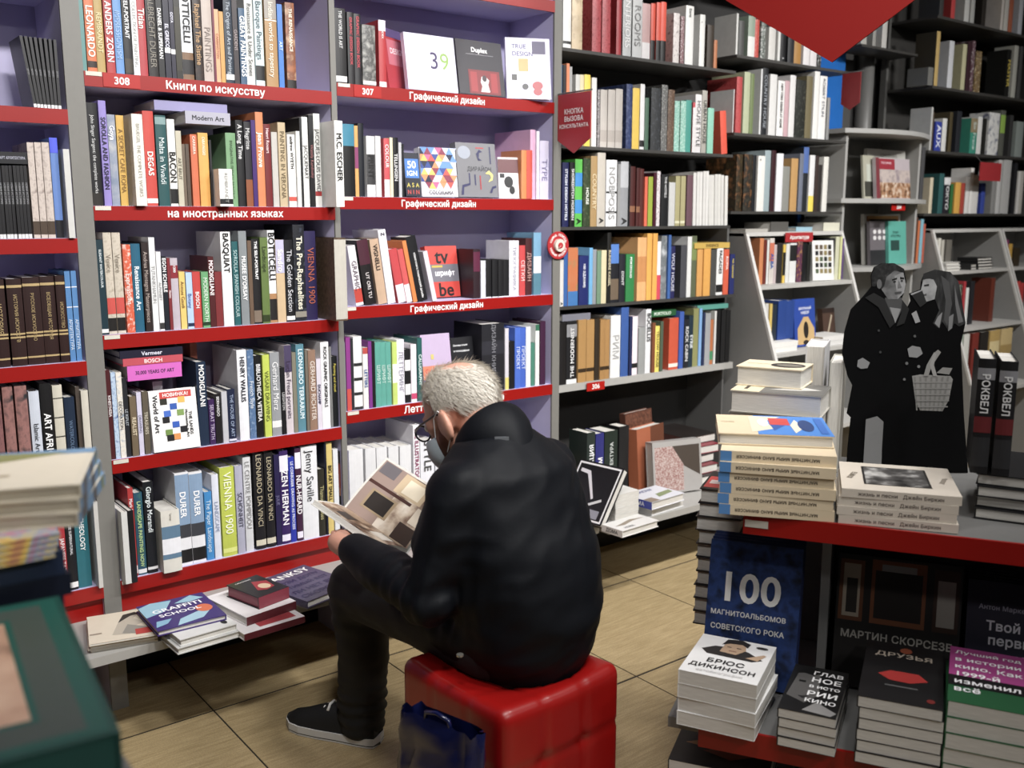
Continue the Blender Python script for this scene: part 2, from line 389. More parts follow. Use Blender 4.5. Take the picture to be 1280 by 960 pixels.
# curved display unit numbered 304
def curved_board(x0, x1, z, yb, bulge, t):
    pts = [(x0+(x1-x0)*i/12, -bulge*math.sin(math.pi*i/12)) for i in range(13)] + [(x1, yb), (x0, yb)]
    return MB().prism(pts, z-t, z)
unit = empty('display_unit', (4.64, YF, 0)); tag(unit, 'grey curved front display unit numbered 304', 'display unit')
UG = M('a3a29e', .45, .05)
for z in (1.872, 1.536, 1.196, .80):
    curved_board(-.385 if z > 1.4 else -.35, .395, z, .25, .10, .022).build('shelf', UG, unit)
for xa, xb in ((-.35, -.332), (.318, .338)):
    MB().box(xa, xb, .015, .25, 0, 1.85).build('side_panel', UG, unit)
MB().box(-.35, .338, .235, .25, 0, 1.85).build('back_panel', UG, unit)
stk = MB().box(-.062, .062, -.078, -.074, 1.478, 1.514).build('number_sticker', RED2, unit)
letters(stk, 'lettering', '304', lambda u, v: (u, -.080, v+1.496), .020, TXTW)

# red call-button disc and consultant pennant on the upright between 307 and 306
pc = aty(694, 307, YF-.03)
btn = empty('call_button', (2.424, YF-.006, pc.z)); tag(btn, 'round red call button disc with white push button', 'button')
def disc(r0, y0, y1, seg=28, cx=0, cz=0):
    vs = [(cx+r0*math.cos(2*math.pi*i/seg), y, cz+r0*math.sin(2*math.pi*i/seg)) for y in (y0, y1) for i in range(seg)]
    return MB().add(vs, [tuple(range(seg)), tuple(range(2*seg-1, seg-1, -1))] + [(i, seg+i, seg+(i+1) % seg, (i+1) % seg) for i in range(seg)])
disc(.052, -.006, 0).build('disc', M('b81820', .35), btn)
disc(.024, -.018, -.006).build('push_button', M('d8d2c4', .3), btn)
disc(.011, -.021, -.018, 16).build('button_mark', M('b81820', .35), btn)
MB().tube([(0, -.022, 0), (-.010, -.022, -.010)], .003, 6).build('button_mark', M('b81820', .35), btn)
def ring_text(parent, s, r, a0, a1, y, h, m, flip=False):
    mb = MB(); n = len(s)
    for i, ch in enumerate(s):
        if ch == ' ': continue
        an = a0+(a1-a0)*i/(n-1); vs, f_, L = text2d(ch, h, None, 1)
        t = an-math.pi/2 if not flip else an+math.pi/2
        mb.add([(r*math.cos(an)+u*math.cos(t)-v*math.sin(t), y, r*math.sin(an)+u*math.sin(t)+v*math.cos(t)) for u, v in vs], f_, m)
    return mb.build('lettering', None, parent)
ring_text(btn, 'НУЖНА ПОМОЩЬ', .039, math.radians(160), math.radians(20), -.0068, .009, TXTW)
ring_text(btn, 'НАЖМИ КНОПКУ', .039, math.radians(200), math.radians(340), -.0068, .009, TXTW, True)

def pennant(px_rod0, px_rod1, zh_guess, corners, lines, label, name='pennant'):
    pass
# the pennant hangs from a rod that sticks out from the upright
Yp = YF-.17
pr0, pr1 = Vector((2.424, YF, aty(720, 112, YF).z)), None
zr = aty(703, 118, Yp+.08).z
pen = empty('hanging_pennant', (2.424, YF, zr)); tag(pen, 'red pointed pennant with white lettering hanging from a rod', 'sign')
MB().tube([(0, .02, .012), (0, -.19, .012)], .003, 8).build('rod', M('8a8a88', .3, metal=.8), pen)
MB().add([(-.002, y, z) for y, z in ((-.005, .008), (-.185, .008), (-.185, -.155), (-.095, -.205), (-.005, -.155))] + [(.002, y, z) for y, z in ((-.005, .008), (-.185, .008), (-.185, -.155), (-.095, -.205), (-.005, -.155))],
         [(4, 3, 2, 1, 0), (5, 6, 7, 8, 9)] + [(i, (i+1) % 5, 5+(i+1) % 5, 5+i) for i in range(5)]).build('flag', M('b0202a', .45, .05), pen)
for k, w_ in enumerate(('КНОПКА', 'ВЫЗОВА', 'КОНСУЛЬТАНТА')):
    letters(pen, 'lettering', w_, lambda u, v, k=k: (-.003, -.095-u, v-.055-.026*k), .017, TXTW, .16)
pz = aty(1058, 92, YF-.02)
pen2 = empty('hanging_pennant', (pz.x, YF-.02, pz.z)); tag(pen2, 'small dark red pennant at the end of the shelf by the blue panel', 'sign')
MB().tube([(0, .1, .004), (0, -.10, .004)], .0025, 8).build('rod', M('8a8a88', .3, metal=.8), pen2)
MB().prism([(.0, 0), (.10, .0), (.10, -.14), (.05, -.17), (0, -.14)], -.002, .002, xf=lambda v: Vector((v.z, -v.x+.02, v.y))).build('flag', M('8e1c22', .5), pen2)

# red diamond sign hanging from the ceiling, its lower corner in view
tip = atd(1040, 78, 3.05); el = atd(905, -1, 3.25); er = atd(1143, 3, 2.95)
ex = (er-el); ex.z = 0; ex.normalize(); uv = Vector((0, 0, 1))
kl = (el-tip); kr = (er-tip); sc = 1.85
pts = [Vector((0, 0)), Vector((kr.dot(ex), kr.z))*sc, Vector(((kr.dot(ex)+kl.dot(ex)), kr.z+kl.z))*sc, Vector((kl.dot(ex), kl.z))*sc]
dia = MB().prism([(p.x, p.y) for p in pts], -.004, .004, xf=lambda v: ex*v.x + uv*v.y + ex.cross(uv)*v.z).build('hanging_sign', M('74120e', .6, .03, 4, spec=.2, sat=1), loc=tip)
tag(dia, 'large plain red diamond sign hanging from the ceiling', 'sign')
# ------------------------------------------------------------------ books
ONES = ['', 'first', 'second', 'third', 'fourth', 'fifth', 'sixth', 'seventh', 'eighth', 'ninth', 'tenth', 'eleventh', 'twelfth', 'thirteenth',
        'fourteenth', 'fifteenth', 'sixteenth', 'seventeenth', 'eighteenth', 'nineteenth']
def ordinal(n):
    if n < 20: return ONES[n]
    t = {2: ('twentieth', 'twenty-'), 3: ('thirtieth', 'thirty-'), 4: ('fortieth', 'forty-'), 5: ('fiftieth', 'fifty-')}[n//10]
    return t[0] if n % 10 == 0 else t[1]+ONES[n % 10]
PAL = {'black': '151515', 'charcoal': '3a3a3c', 'grey': '8a8a8a', 'pale grey': 'c4c4c4', 'white': 'ececec', 'cream': 'e3d9c0', 'beige': 'bfae94', 'tan': 'b08a58',
       'brown': '6b4a33', 'dark brown': '3a2a22', 'orange': 'd9702e', 'red': 'c0392b', 'dark red': '6d1d1d', 'pink': 'e58fb0', 'magenta': 'b0337c', 'purple': '5b3a7a',
       'lavender': 'a79ad0', 'navy': '1d2a4a', 'blue': '3c6fb8', 'pale blue': '9cc0dc', 'teal': '2a7474', 'pale teal': '83bfb0', 'green': '4f8f57', 'dark green': '26402f',
       'lime': 'b9c93a', 'olive': '7d7a42', 'yellow': 'e4c84a', 'gold': 'c79a3a'}
PALL = {k: lin(v) for k, v in PAL.items()}
def colour_word(h):
    c = lin(h); g = lambda v: v**(1/2.2)
    return min(PALL, key=lambda k: sum((g(a)-g(b))**2 for a, b in zip(c[:3], PALL[k][:3])))
def spine_pts(w, bulge, d):
    n = 5 if bulge > 0 else 1
    fr = [(-w/2+w*i/n, bulge*(1-math.sin(math.pi*i/n))) for i in range(n+1)] if bulge > 0 else [(-w/2, 0), (w/2, 0)]
    return fr
def upright_book(name, X0, X1, z0, hgt, depth, col, Y0, title=None, tcol='f0f0f0', bands=(), up=False, lean=0.0, mot=None, bold=1, tsize=.62, tpos=.5, tlen=.8, yaw=0.0):
    """a book standing spine outwards; root mesh is the cover (spine and two boards)"""
    w = X1-X0; bul = min(.0025, w*.08) if w > .018 else 0.0
    t = min(.0028, w*.12)
    fr = spine_pts(w, bul, depth)
    outer = [(w/2, depth)] + [(x, y) for x, y in reversed(fr)] + [(-w/2, depth)]
    inner = [(-w/2+t, depth), (-w/2+t, bul+t), (w/2-t, bul+t), (w/2-t, depth)]
    poly = outer + inner; n = len(poly); no = len(outer)
    vs = [(x, y, 0) for x, y in poly] + [(x, y, hgt) for x, y in poly]
    fs = [(i, n+i, n+(i+1) % n, (i+1) % n) for i in range(n)]
    # end caps of the U-shaped cover: left board, spine strip, right board
    a = no  # first inner index (-w/2+t, depth)
    # boards and spine as quads/ngon
    li = [no-1, no, no+1, no-2]                       # left board
    ri = [0, 1, no+2, no+3]                           # right board
    sp = list(range(1, no-1)) + [no+1, no+2]          # spine
    for q in (li, ri, sp):
        fs.append(tuple(n+i for i in q)); fs.append(tuple(reversed(q)))
    cm = mot if mot else M(col, .42)
    o = MB().add(vs, fs).build(name, cm)
    o.location = ((X0+X1)/2, Y0, z0)
    if lean: o.rotation_euler.y = lean
    if yaw: o.rotation_euler.z = yaw
    MB().box(-w/2+t, w/2-t, bul+t, depth-.004, .003, hgt-.003).build('pages', PAGES, o)
    for bi, (b0, b1, bc) in enumerate(bands):
        fr2 = [(x, y-.0005-.0003*bi) for x, y in fr]; k = len(fr2)
        vs = [(x, y, hgt*b0) for x, y in fr2] + [(x, y, hgt*b1) for x, y in fr2]
        MB().add(vs, [(i, i+1, k+i+1, k+i) for i in range(k-1)]).build('spine_band', M(bc, .42), o)
    if title:
        th = min(w*tsize, .05)
        sg = -1 if up else 1
        vs, f2, L = text2d(title, th, hgt*tlen, bold)
        mid = hgt*tpos
        MB().add([(sg*v, -.0020, mid-sg*u) for u, v in vs], f2, M(tcol, .5, .02)).build('spine_title', None, o)
    return o
NBOOK = [0]; PREVQ = []
LIM = {'art books on bookcase 308': (.7555, 1.4885), 'design books on bookcase 307': (1.5105, 2.4025), 'interior and architecture books on bookcase 306': (2.4415, 3.4825),
       'interior albums beside the blue panel': (3.434, 4.268), 'books in the slanted display cabinet': (3.556, 4.265), 'matching sets on the bookcase past the double upright': (-.045, .7045)}
def shelf_row(kind, z0, data, phrase, group, Y0=YF+.004, YP=YF, reverse=False, depth=None, cat='book', hmax=.314, lim=None):
    """data lines: x0 x1 top colour|title|title colour|options ; pixels are read on the spine plane at the shelf's top"""
    rows = [l.strip() for l in data.strip().split('\n') if l.strip()]
    n = len(rows); out = []
    lim = lim or LIM.get(group, (-9, 99))
    def xs(px):                                    # pixel x on the shelf line -> X
        y = 480.0
        for _ in range(4):
            X = aty(px, y, YP).x
            v = Vector((X, YP, z0))-EYE; y = 480-FPX*v.dot(UPV)/v.dot(FWD)
        return X, y
    for i, l in enumerate(rows):
        p = l.split('|'); a = p[0].split()
        x0, x1, top, col = float(a[0]), float(a[1]), float(a[2]), a[3]
        title = p[1].strip() if len(p) > 1 else ''
        tcol = p[2].strip() if len(p) > 2 and p[2].strip() else ('f0f0f0' if sum(lin(col)[:3]) < .9 else '222222')
        opt = dict(q.split('=') for q in p[3].split()) if len(p) > 3 else {}
        (Xa, yb), (Xb, _) = xs(x0), xs(x1)
        Xa, Xb = max(Xa, lim[0]), min(Xb, lim[1])
        if Xb-Xa < .004: continue
        yo = float(opt.get('y', 0)); Yb = Y0-yo + random.uniform(0, .006)
        xt = (x0+x1)/2 - (yb-top)*(640-(x0+x1)/2)*1.37e-4
        hgt = min(hmax, max(.05, aty(xt, top, YP).z - z0))
        bands = []
        for k in ('b', 'b2', 'b3', 'b4'):
            if k in opt:
                q = opt[k].split(','); bands.append((float(q[0]), float(q[1]), q[2]))
        mot = None
        if 'm' in opt: mot = MOT([col]+opt['m'].split(','), float(opt.get('ms', 70)))
        d = float(opt['d']) if 'd' in opt else (depth or min(.24, max(.12, hgt*.72)))
        o = upright_book(kind, Xa+.0004, Xb-.0004, z0+.0005, hgt, d, col, Yb, title or None, tcol, bands, 'up' in opt, math.radians(float(opt.get('l', 0))), mot,
                         int(opt.get('w', 1)), float(opt.get('s', .6)), float(opt.get('t', .5)), float(opt.get('tl', .8)), math.radians(float(opt.get('yaw', 0))))
        if 'l' in opt and float(opt['l']): # keep the leaning book's lower corner on the shelf
            o.location.z += abs(math.sin(math.radians(float(opt['l']))))*(Xb-Xa)/2
        if 'l' in opt and float(opt['l']):          # leaning books touch without passing through each other
            an = math.radians(float(opt['l'])); hw = (Xb-Xa)/2
            def quad_(x): return [(x+u*math.cos(an)+v*math.sin(an), -u*math.sin(an)+v*math.cos(an)) for u, v in ((-hw, 0), (hw, 0), (hw, hgt), (-hw, hgt))]
            def apart(p, q):
                for r in (p, q):
                    for m_ in range(4):
                        ax = (r[(m_+1) % 4][1]-r[m_][1], r[m_][0]-r[(m_+1) % 4][0])
                        a_ = [v[0]*ax[0]+v[1]*ax[1] for v in p]; b_ = [v[0]*ax[0]+v[1]*ax[1] for v in q]
                        if max(a_) <= min(b_)+1e-6 or max(b_) <= min(a_)+1e-6: return True
                return False
            x_ = o.location.x; n_try = 0
            while PREVQ and PREVQ[0] is out and not apart(PREVQ[1], quad_(x_)) and n_try < 200: x_ += .0004; n_try += 1
            o.location.x = x_; PREVQ[:] = [out, quad_(x_)]
        k = n-i if reverse else i+1
        wmm = Xb-Xa; size = 'slim ' if wmm < .017 else ('thick ' if wmm > .034 else '')
        cw = colour_word(col)
        tag(o, f"{size}{cw} {kind.replace('_', ' ')}, {ordinal(k)} from {phrase}", cat, group)
        out.append(o); NBOOK[0] += 1
    return out

A = 'art_book'
GM = 'art books on bookcase 308'
def PH(s): return 'the double grey upright, '+s
shelf_row(A, ZM[1], """
104 110 -14 4f8884||
111 123 -12 d06a30|LEONARDO|f5e6d8|s=.7 tpos=.6 b=.05,.13,2a1a12
123.5 134 -10 b0934a|REMBRANDT|e8d9a0|w=0
135 146 -12 b03030|ANDERS ZORN|f0e0e0|s=.7
147 157.5 -6 5f92cc|IMPRESSIONISM|9cc0ea|w=0
158 168 -8 17171a|SELF-PORTRAIT|f0f0f0|t=.7 tl=.5 b=.02,.2,3b3428
168.5 176.5 -9 dfe2e0|COLLECTION OF PAINTING|b0b0b0|w=0
177 187 -8 b03038|Titian|f0e0d8|s=.75 t=.7
187.5 200 -16 1a1817|ALBRECHT DURER|8a8478|w=0 m=231f1d,2c2622
200.5 208 -14 141416|DANIEL & SUPERMAN|f0f0f0|b=.96,1,cccccc
208.5 216 -8 17162c|EL GRECO|e0e0f0|b=.3,.36,e0e0e0
216.5 222 -4 1b1730|GOYA|e0e0f0|t=.75 b=.3,.36,e0e0e0
222.5 230 -2 1c1a14||c0b040|b=.1,.9,2c2814
231 245 -16 dfe3ea|BOTTICELLI|101010|s=.8 t=.7 tl=.6 b=.0,.3,7a5a3c b2=.06,.22,1c1a1c
246 256.5 -15 241b18|Raphael The Sistine|b08a5c|m=2e211b,46342a
257 269.5 -14 b9aaa0|PAINTINGS|8f8078|w=0 t=.35
270 273 -6 6d2038||
273 278.5 11 d9a070|CARRINGTON|a0522c|w=0
278.5 284 14 c8923c||8a5a20|
284.5 295 -10 22303f|The Origins of Art and Painting|b9c4d0|w=0 b=.04,.1,f0f0f0
295.5 302 -6 2f2528|GARDENS|b0a0a0|w=0
302.5 310.5 10 3a5a78|GREAT PAINTINGS|f0f4f8|s=.75
311 321.5 -8 c9cbc6|Renaissance & Under Scenes|5a5a5a|w=0
322 333 -9 c2d6da|Baroque Paintings|4a5a60|w=0 t=.6 b=.06,.22,1b1b1b
335 350 -10 a8814c|Indian works to tapestry|efe6d4|w=0 b=.72,1,9a9288 b2=.70,.71,f0ece0
350.5 357 5 2f74c4|ART|bcd6f0|
361 372.5 3 b06a3a|THE RENAISSANCE|f3e4cc|s=.7 t=.68 tl=.5 m=7a4426,d8b48a ms=25 b=.0,.1,17130f
""", PH('the shelf numbered 308'), GM)
shelf_row(A, ZM[2], """
116 131 128 161518|John Singer Sargent: the complete works|cfcfcf|w=0 s=.3 b=.0,.13,26221e
132 141.5 125.6 8f7fc6|SOROLLA AND FASHION|1f1a3a|s=.6
142 152 143 6f7f98|Goya|e6e6f0|t=.8 tl=.2 m=8f97a8,b6b6b6 ms=22
153 162.5 144 d0a43a|A SECRET CAFE ROMA|8a6420|w=0
168 181.5 143.5 dedbd0|BRUEGEL THE COMPLETE WORKS|a8a498|w=0 y=.03
186 199.5 138.5 c23a2e|DEGAS|f5e8e0|t=.45 tl=.3 s=.5 b=.03,.08,f3e9e2
200.5 214 144 1f5052|Malta in Vivaldi|d8e6e6|w=0 t=.5 s=.5 b=.9,.98,7a9898
215 224.5 149 e3e3dd|BACON|151515|s=.8 t=.45 b=.03,.2,1a1a1a
225 232 163.5 b9b29c|ART BRUT|6a6454|w=0
232.3 236.3 180 6a5a4a||
236.5 241 180 54463a||
243 251.5 168 cc6438|CARRIERA|f3d9c8|t=.85 tl=.25
253 265.5 166 dfa03a|CARAVAGGIO|f8ead0|t=.82 tl=.25
266 269 175 1d1a1c||
269.5 286 212 e6e5e2|REMBRANDT|9a9a94|w=0 s=.3 b=.06,.2,1c1c1c y=.045 d=.17
286.3 287.2 155 5f8f7c||
287.4 300 166 6f9a6c|IMAGINATIVE FRENCH PAINTING|34502f|w=0
300.5 309.5 150 19191b|A Long Time|c8c8c8|t=.75 tl=.4
310 318.5 152 27252a|Magritte|b8b8b8|t=.8 tl=.3 b=.0,.32,8a4a24
319 324.5 150 40206a||
325 334.5 140 cf7a44|Jean Prouve|f6e6d8|t=.6 tl=.5
335 343.5 155 701a1e|Henri Rouart|e6c8c8|t=.8 tl=.3
344 351.5 165 b8b4ac||
352 361.5 153 bba680|PAINTING IN VERONA|6a5a3c|w=0
364 373.5 168 e8e6e2|andrew WYETH|1a1a1a|t=.75 tl=.45 b=.08,.14,c84a3a
373.8 378.5 164 e2e2de||
378.8 382 147 202022||
382.4 389.6 146 dfdfdb|JACQUEMART|333333|w=0
390 396 144 19191b|Wassily Kandinsky|a86a6a|w=0
396.5 404.5 142 d9d9d3|JACQUES-LOUIS DAVID|5a5a5a|w=0 b=.12,.17,a02020
""", PH('the foreign languages shelf'), GM)
shelf_row(A, ZM[3], """
127.6 137 300 13303a|ELEGANT WATERCOLOUR|d0dce0|t=.7 tl=.4 b=.02,.06,e0e0e0
138 148.3 291 b7ab98|Venice|8f8474|w=0 t=.7 m=c6bbaa,a89c88 b=.03,.16,1c1a18 b2=.2,.36,c8443a
149 159.5 291 b7ab98|Venice|8f8474|w=0 t=.7 m=c6bbaa,a89c88 b=.03,.16,1c1a18 b2=.2,.36,c8443a
161 171 306 d2542c|Expressions|f6e8e0|m=d2542c,f0dcd0 ms=90 w=0
171.5 183 305 155c78|Renaissance Art|dfeaf0|s=.6 t=.5 tl=.5
184 192.5 303 2b1f1e|Andrea Mantegna Masterpieces|b0a098|w=0
193.5 201 297 dcdcdc|TUTANKHAMUN|9a9a9a|w=0
201.5 207.5 315 dadada|ALPHABET|8a8a8a|w=0 b=.02,.1,333333
208 214 321 151b25|EGON SCHIELE|f0f0f0|t=.75 tl=.5 s=.75
214.3 218.3 323 7a2028|History|f0e0e0|
218.8 228 323 b5aab4|1200|f0f0f0|t=.85 tl=.1 b=.72,.9,8a1f2c
228.6 236 340 e0bc58|Antoni Gaudi|7a5a20|w=0 t=.6
236.6 244.4 341 a9c4ea|Botany|40609a|w=0 b=.04,.1,1d2a4a
245 255 340 c03430|BOSCH|f4e0dc|t=.5 tl=.3
255.5 264.5 340 5f9f68|MODERN NORTH|dfeedd|w=0 b=.04,.1,1c3a24
265 272.3 321 4c1418|MODIGLIANI|f2e6e6|s=.75 t=.7 tl=.5
272.6 281.5 340 7c2528||
282.5 295 290 e9e9e9|BASQUIAT|111111|s=.75 t=.78 tl=.42
295.6 303.3 302 1a5a5e|SOROLLA SPANISH COLOUR|b0d0d0|w=0
304 314 289 7f8588|MUSEE D'ORSAY|f0f0f0|t=.5 tl=.6 s=.5
314.4 319.4 301 66503e||d0c0b0|
320 329.5 299 1b1a1c|THE SELF-PORTRAIT|f0f0f0|t=.75 tl=.45 s=.7 b=.02,.16,7a6a5a
330 339.4 297 5e7436|Landscape|2c3a18|w=0 t=.75 tl=.3 b=.02,.1,2c3a18
339.8 348.6 288 e3e3e6|BOTTICELLI|111111|s=.85 t=.72 tl=.52 b=.0,.32,a8794a b2=.03,.26,22201e
349 359.5 300 c7ab82|Sandro|f0e6da|t=.75 tl=.4 b=.6,1,b8b4d0
360 370.5 300 17171b|The Golden Section|cfcfd4|w=0 b=.02,.07,d8d8d8
371 385 281 2a2c34|The Pre-Raphaelites|dcd6c0|s=.5 m=1b1c22,3c4250 b=.04,.1,8a8478
385.5 399.5 289 28204c|VIENNA 1900|b0553c|s=.55 w=0
""", PH('third shelf of bookcase 308'), GM)
shelf_row(A, ZM[4], """
139.8 145.5 463 4a161c|KINESTHESIA|e8dcdc|t=.6 tl=.4
146 152 466 7f9fc8||e0e0e0|m=b8cce0,3f5f9a
152.5 159.5 466 cfc8ba|DECORATION|555555|m=e0dace,8f9fb0 w=0
160 166 473 22242a|LE REFLET|b8c0c8|w=0
167 175 496 6f5f48|REALIST|d8c8a8|
176 182 491 c9c4da|DRAWING|6a6a8a|w=0
183 190 490 5d5444|TREASURES|d8d0b8|w=0
251.8 264 453 1b2c44|MODIGLIANI|f0f0f0|s=.7 t=.72 tl=.5
264.5 272 500 3a2052|SEURAT TRUTH|c8b8d8|w=0
272.4 280 493 1d1a1c|BERNARDO|d8d8d8|t=.75 tl=.4
280.5 287.5 490 b9b9bf||
288 297.5 487 1b2440|THE HOUSE OF ART|9fb0d0|w=0 b=.02,.06,d0d0e0
302 314 438 e0e1e6|HENRY WALLIS|1f2430|t=.68 tl=.5 s=.55
315 323 438 5c7ca4|French Style|e0e8f0|w=0 m=4c6c94,8fa8c8
323.5 332.3 445 121416|BIBLIOTHECA VETERA|e0e0e0|t=.55 tl=.7
333 341.6 444 b9c936|VASARI DRAWING|5a641c|w=0 t=.5
342.3 354 441 8f9296|Gerhard Merz|e8e8ea|w=0 t=.6 b=.1,.18,e0e0e0
354.4 359.6 460 16161a|LEIGHTON|b0b0b0|
360 369 432 c9bfc4|Lucian Freud portraits|3f2f4a|w=0 b=.7,1,4a4060
369.4 374.4 441 7c7866||
375 384.8 431 4f8494|LEONARDO TERRARUM|d8eaf0|t=.55
385.2 388.8 438 6e665a||
389.2 398.4 438 8f6f5a|GERHARD RICHTER|e8dcd0|w=0
399 404.6 449 cfc8d4|DUCHAMP|2a2a50|
405 415.2 428 e0e0e2|ROCK GRAPHIC ORIGINALS|161616|s=.75 t=.6 tl=.7
415.5 418.2 434 777777||
418.6 426 446 15171a|Painting and visual|d0c030|w=0 t=.7 tl=.4
""", PH('fourth shelf of bookcase 308'), GM)
shelf_row(A, ZM[5], """
152 159.5 636 cfcfca|||y=.05
160 167 634 141416|||y=.05
167.4 174.2 611 b02828|Mark Rothko|f2dede|t=.75 tl=.5 b=.03,.12,e8d8d8
174.8 185.5 617 2c5a44|LANDSCAPE PAINTING NOW|b8d68a|m=24506a,3f7a50 ms=20 b=.02,.07,e0e0e0
186.3 199 603 15181d|Giorgio Morandi|d8e0e0|t=.7 tl=.5 b=.04,.07,e0e0e0
202 225 636 d8d4c8|Vermeer|6a6458|w=0 s=.3 t=.9 tl=.12 b=.22,.75,5a7c96 b2=.3,.55,e6e6ea y=.035
226 243 592 dfdfe2|DURER|f4f4f6|t=.66 tl=.28 b=.42,.98,7f9ab8 b2=.30,.44,3a3c42 b3=.03,.17,1a1a1a
243.4 260 591 dfdfe2|DURER|f4f4f6|t=.66 tl=.28 b=.42,.98,7f9ab8 b2=.30,.44,3a3c42 b3=.03,.17,1a1a1a
261 270.2 616 2f86c4|The Paper Landscape|cfe8f6|w=0 t=.5
270.6 279 594 d4d8e4|LANDSCAPE|8898b8|w=0
281 298.6 585 b7c32c|VIENNA 1900|f4f6d8|s=.6 t=.6 tl=.7 w=0 b=.04,.09,d8e070
299.2 308.5 583 a9a9bc|SCHONHEIT|3a3a50|w=0 t=.5
310 319.5 572 cfd0d2|LE CENTRE POMPIDOU|8a8a8a|w=0 t=.6
322 334.5 567 1b1a1d|LEONARDO DA VINCI|b9ac8c|w=0 s=.5 t=.62 b=.04,.1,cfc8b0
335.5 346.5 563 1b1a1d|LEONARDO DA VINCI|b9ac8c|w=0 s=.5 t=.62 b=.04,.1,cfc8b0
347.5 354 569 27204a|JULIE|7a74a0|w=0
354.4 365 564 38205e|ZEN HERMAN|f0eef4|s=.8 t=.5 tl=.6 b=.78,.95,e4e0f0 b2=.03,.1,e4e0f0
365.4 372.6 572 2434a8|LE CORBUSIER DRAWING AS PROCESS|d8def8|s=.55 t=.55
373.2 380.4 560 3f1d3c|NUR-HEARD|f2eef0|s=.8 t=.5 tl=.55 b=.78,.95,e4e0f0 b2=.03,.1,e4e0f0
381.2 400.5 553 dcdde0|Jenny Saville|24262c|w=0 s=.5 t=.68 tl=.55
401 409 587 2c2a20|Thames Notes|b8b078|w=0
409.4 412 553 14182a|||
412.4 419.4 553 d0b860|BIG ART SMALL ART|2a2416|s=.6 t=.5
420 426 562 d6d8dc|||
426.6 431.5 565 1d1b1c|Hundred|b06a4a|b=.55,.85,6a2a20
""", PH('fifth shelf of bookcase 308'), GM)

# the two books pushed past the end of bookcase 308
def stick_out(name, label, px0, px1, top, z0, col, Y, title, tcol, depth, **k):
    a, b = aty(px0, 400, Y), aty(px1, 400, Y)
    def X(px):
        y = 480.
        for _ in range(4):
            x = aty(px, y, Y).x; v = Vector((x, Y, z0))-EYE; y = 480-FPX*v.dot(UPV)/v.dot(FWD)
        return x
    X0, X1 = X(px0), X(px1); hgt = aty((px0+px1)/2-3, top, Y).z-z0
    o = upright_book(name, X0, X1, z0+.0005, hgt, depth, col, Y, title, tcol, **k)
    tag(o, label, 'book', GM); return o
stick_out(A, 'tall white art book jutting out past the end upright of the foreign languages shelf', 415, 430, 156, ZM[2], 'e6e6e2', YF-.035, 'M.C. ESCHER', '141414', .27, t='x' if False else .5, ) if False else None
o = upright_book(A, 1.4605, 1.4885, ZM[2]+.0005, .262, .26, 'e6e6e2', YF-.075, 'M.C. ESCHER', '141414', tsize=.62, tpos=.58, tlen=.66)
tag(o, 'tall white art book jutting out past the end of the foreign languages shelf', 'book', GM)
o = upright_book(A, 1.4475, 1.4885, ZM[3]+.0005, .262, .25, '5e4a38', YF-.075, None, mot=MOT(['4a3a2c', '6e5844'], 90), bands=((.02, .98, 'b9b4a8'),))
tag(o, 'thick brown art book jutting out past the end of the third 308 shelf', 'book', GM)
# ------------------------------------------------------------------ flat and face-out books
def outline(shape):
    k = shape[0]
    if k == 'r': _, x0, y0, x1, y1 = shape[:5]; return [(x0, y0), (x1, y0), (x1, y1), (x0, y1)]
    if k == 'e':
        _, cx, cy, rx, ry = shape[:5]; return [(cx+rx*math.cos(2*math.pi*i/20), cy+ry*math.sin(2*math.pi*i/20)) for i in range(20)]
    if k == 'p': return shape[1]
def to_mat(c): return c if not isinstance(c, str) else M(c, .42, .05)
def print_on(parent, prints, fn, w, h):
    """flat print: shapes in 0..1 cover coordinates; fn(x, y, lift) -> local point"""
    mb = MB(); lift = .0003
    for s in prints:
        lift += .00012
        if s[0] == 't':
            _, cx, cy, hh, txt, col = s[:6]; kw = s[6] if len(s) > 6 else {}
            rot = math.radians(kw.get('rot', 0)); c_, s_ = math.cos(rot), math.sin(rot)
            vs, fs, L = text2d(txt, hh*h, kw.get('len', .9)*w if kw.get('len', .9) else None, kw.get('bold', 1), kw.get('al', 'c'))
            mb.add([fn(cx*w+u*c_-v*s_, cy*h+u*s_+v*c_, lift) for u, v in vs], fs, to_mat(col))
        else:
            pts = outline(s); mb.add([fn(x*w, y*h, lift) for x, y in pts], [tuple(range(len(pts)))], to_mat(s[-1]))
    return mb.build('cover_print', None, parent)
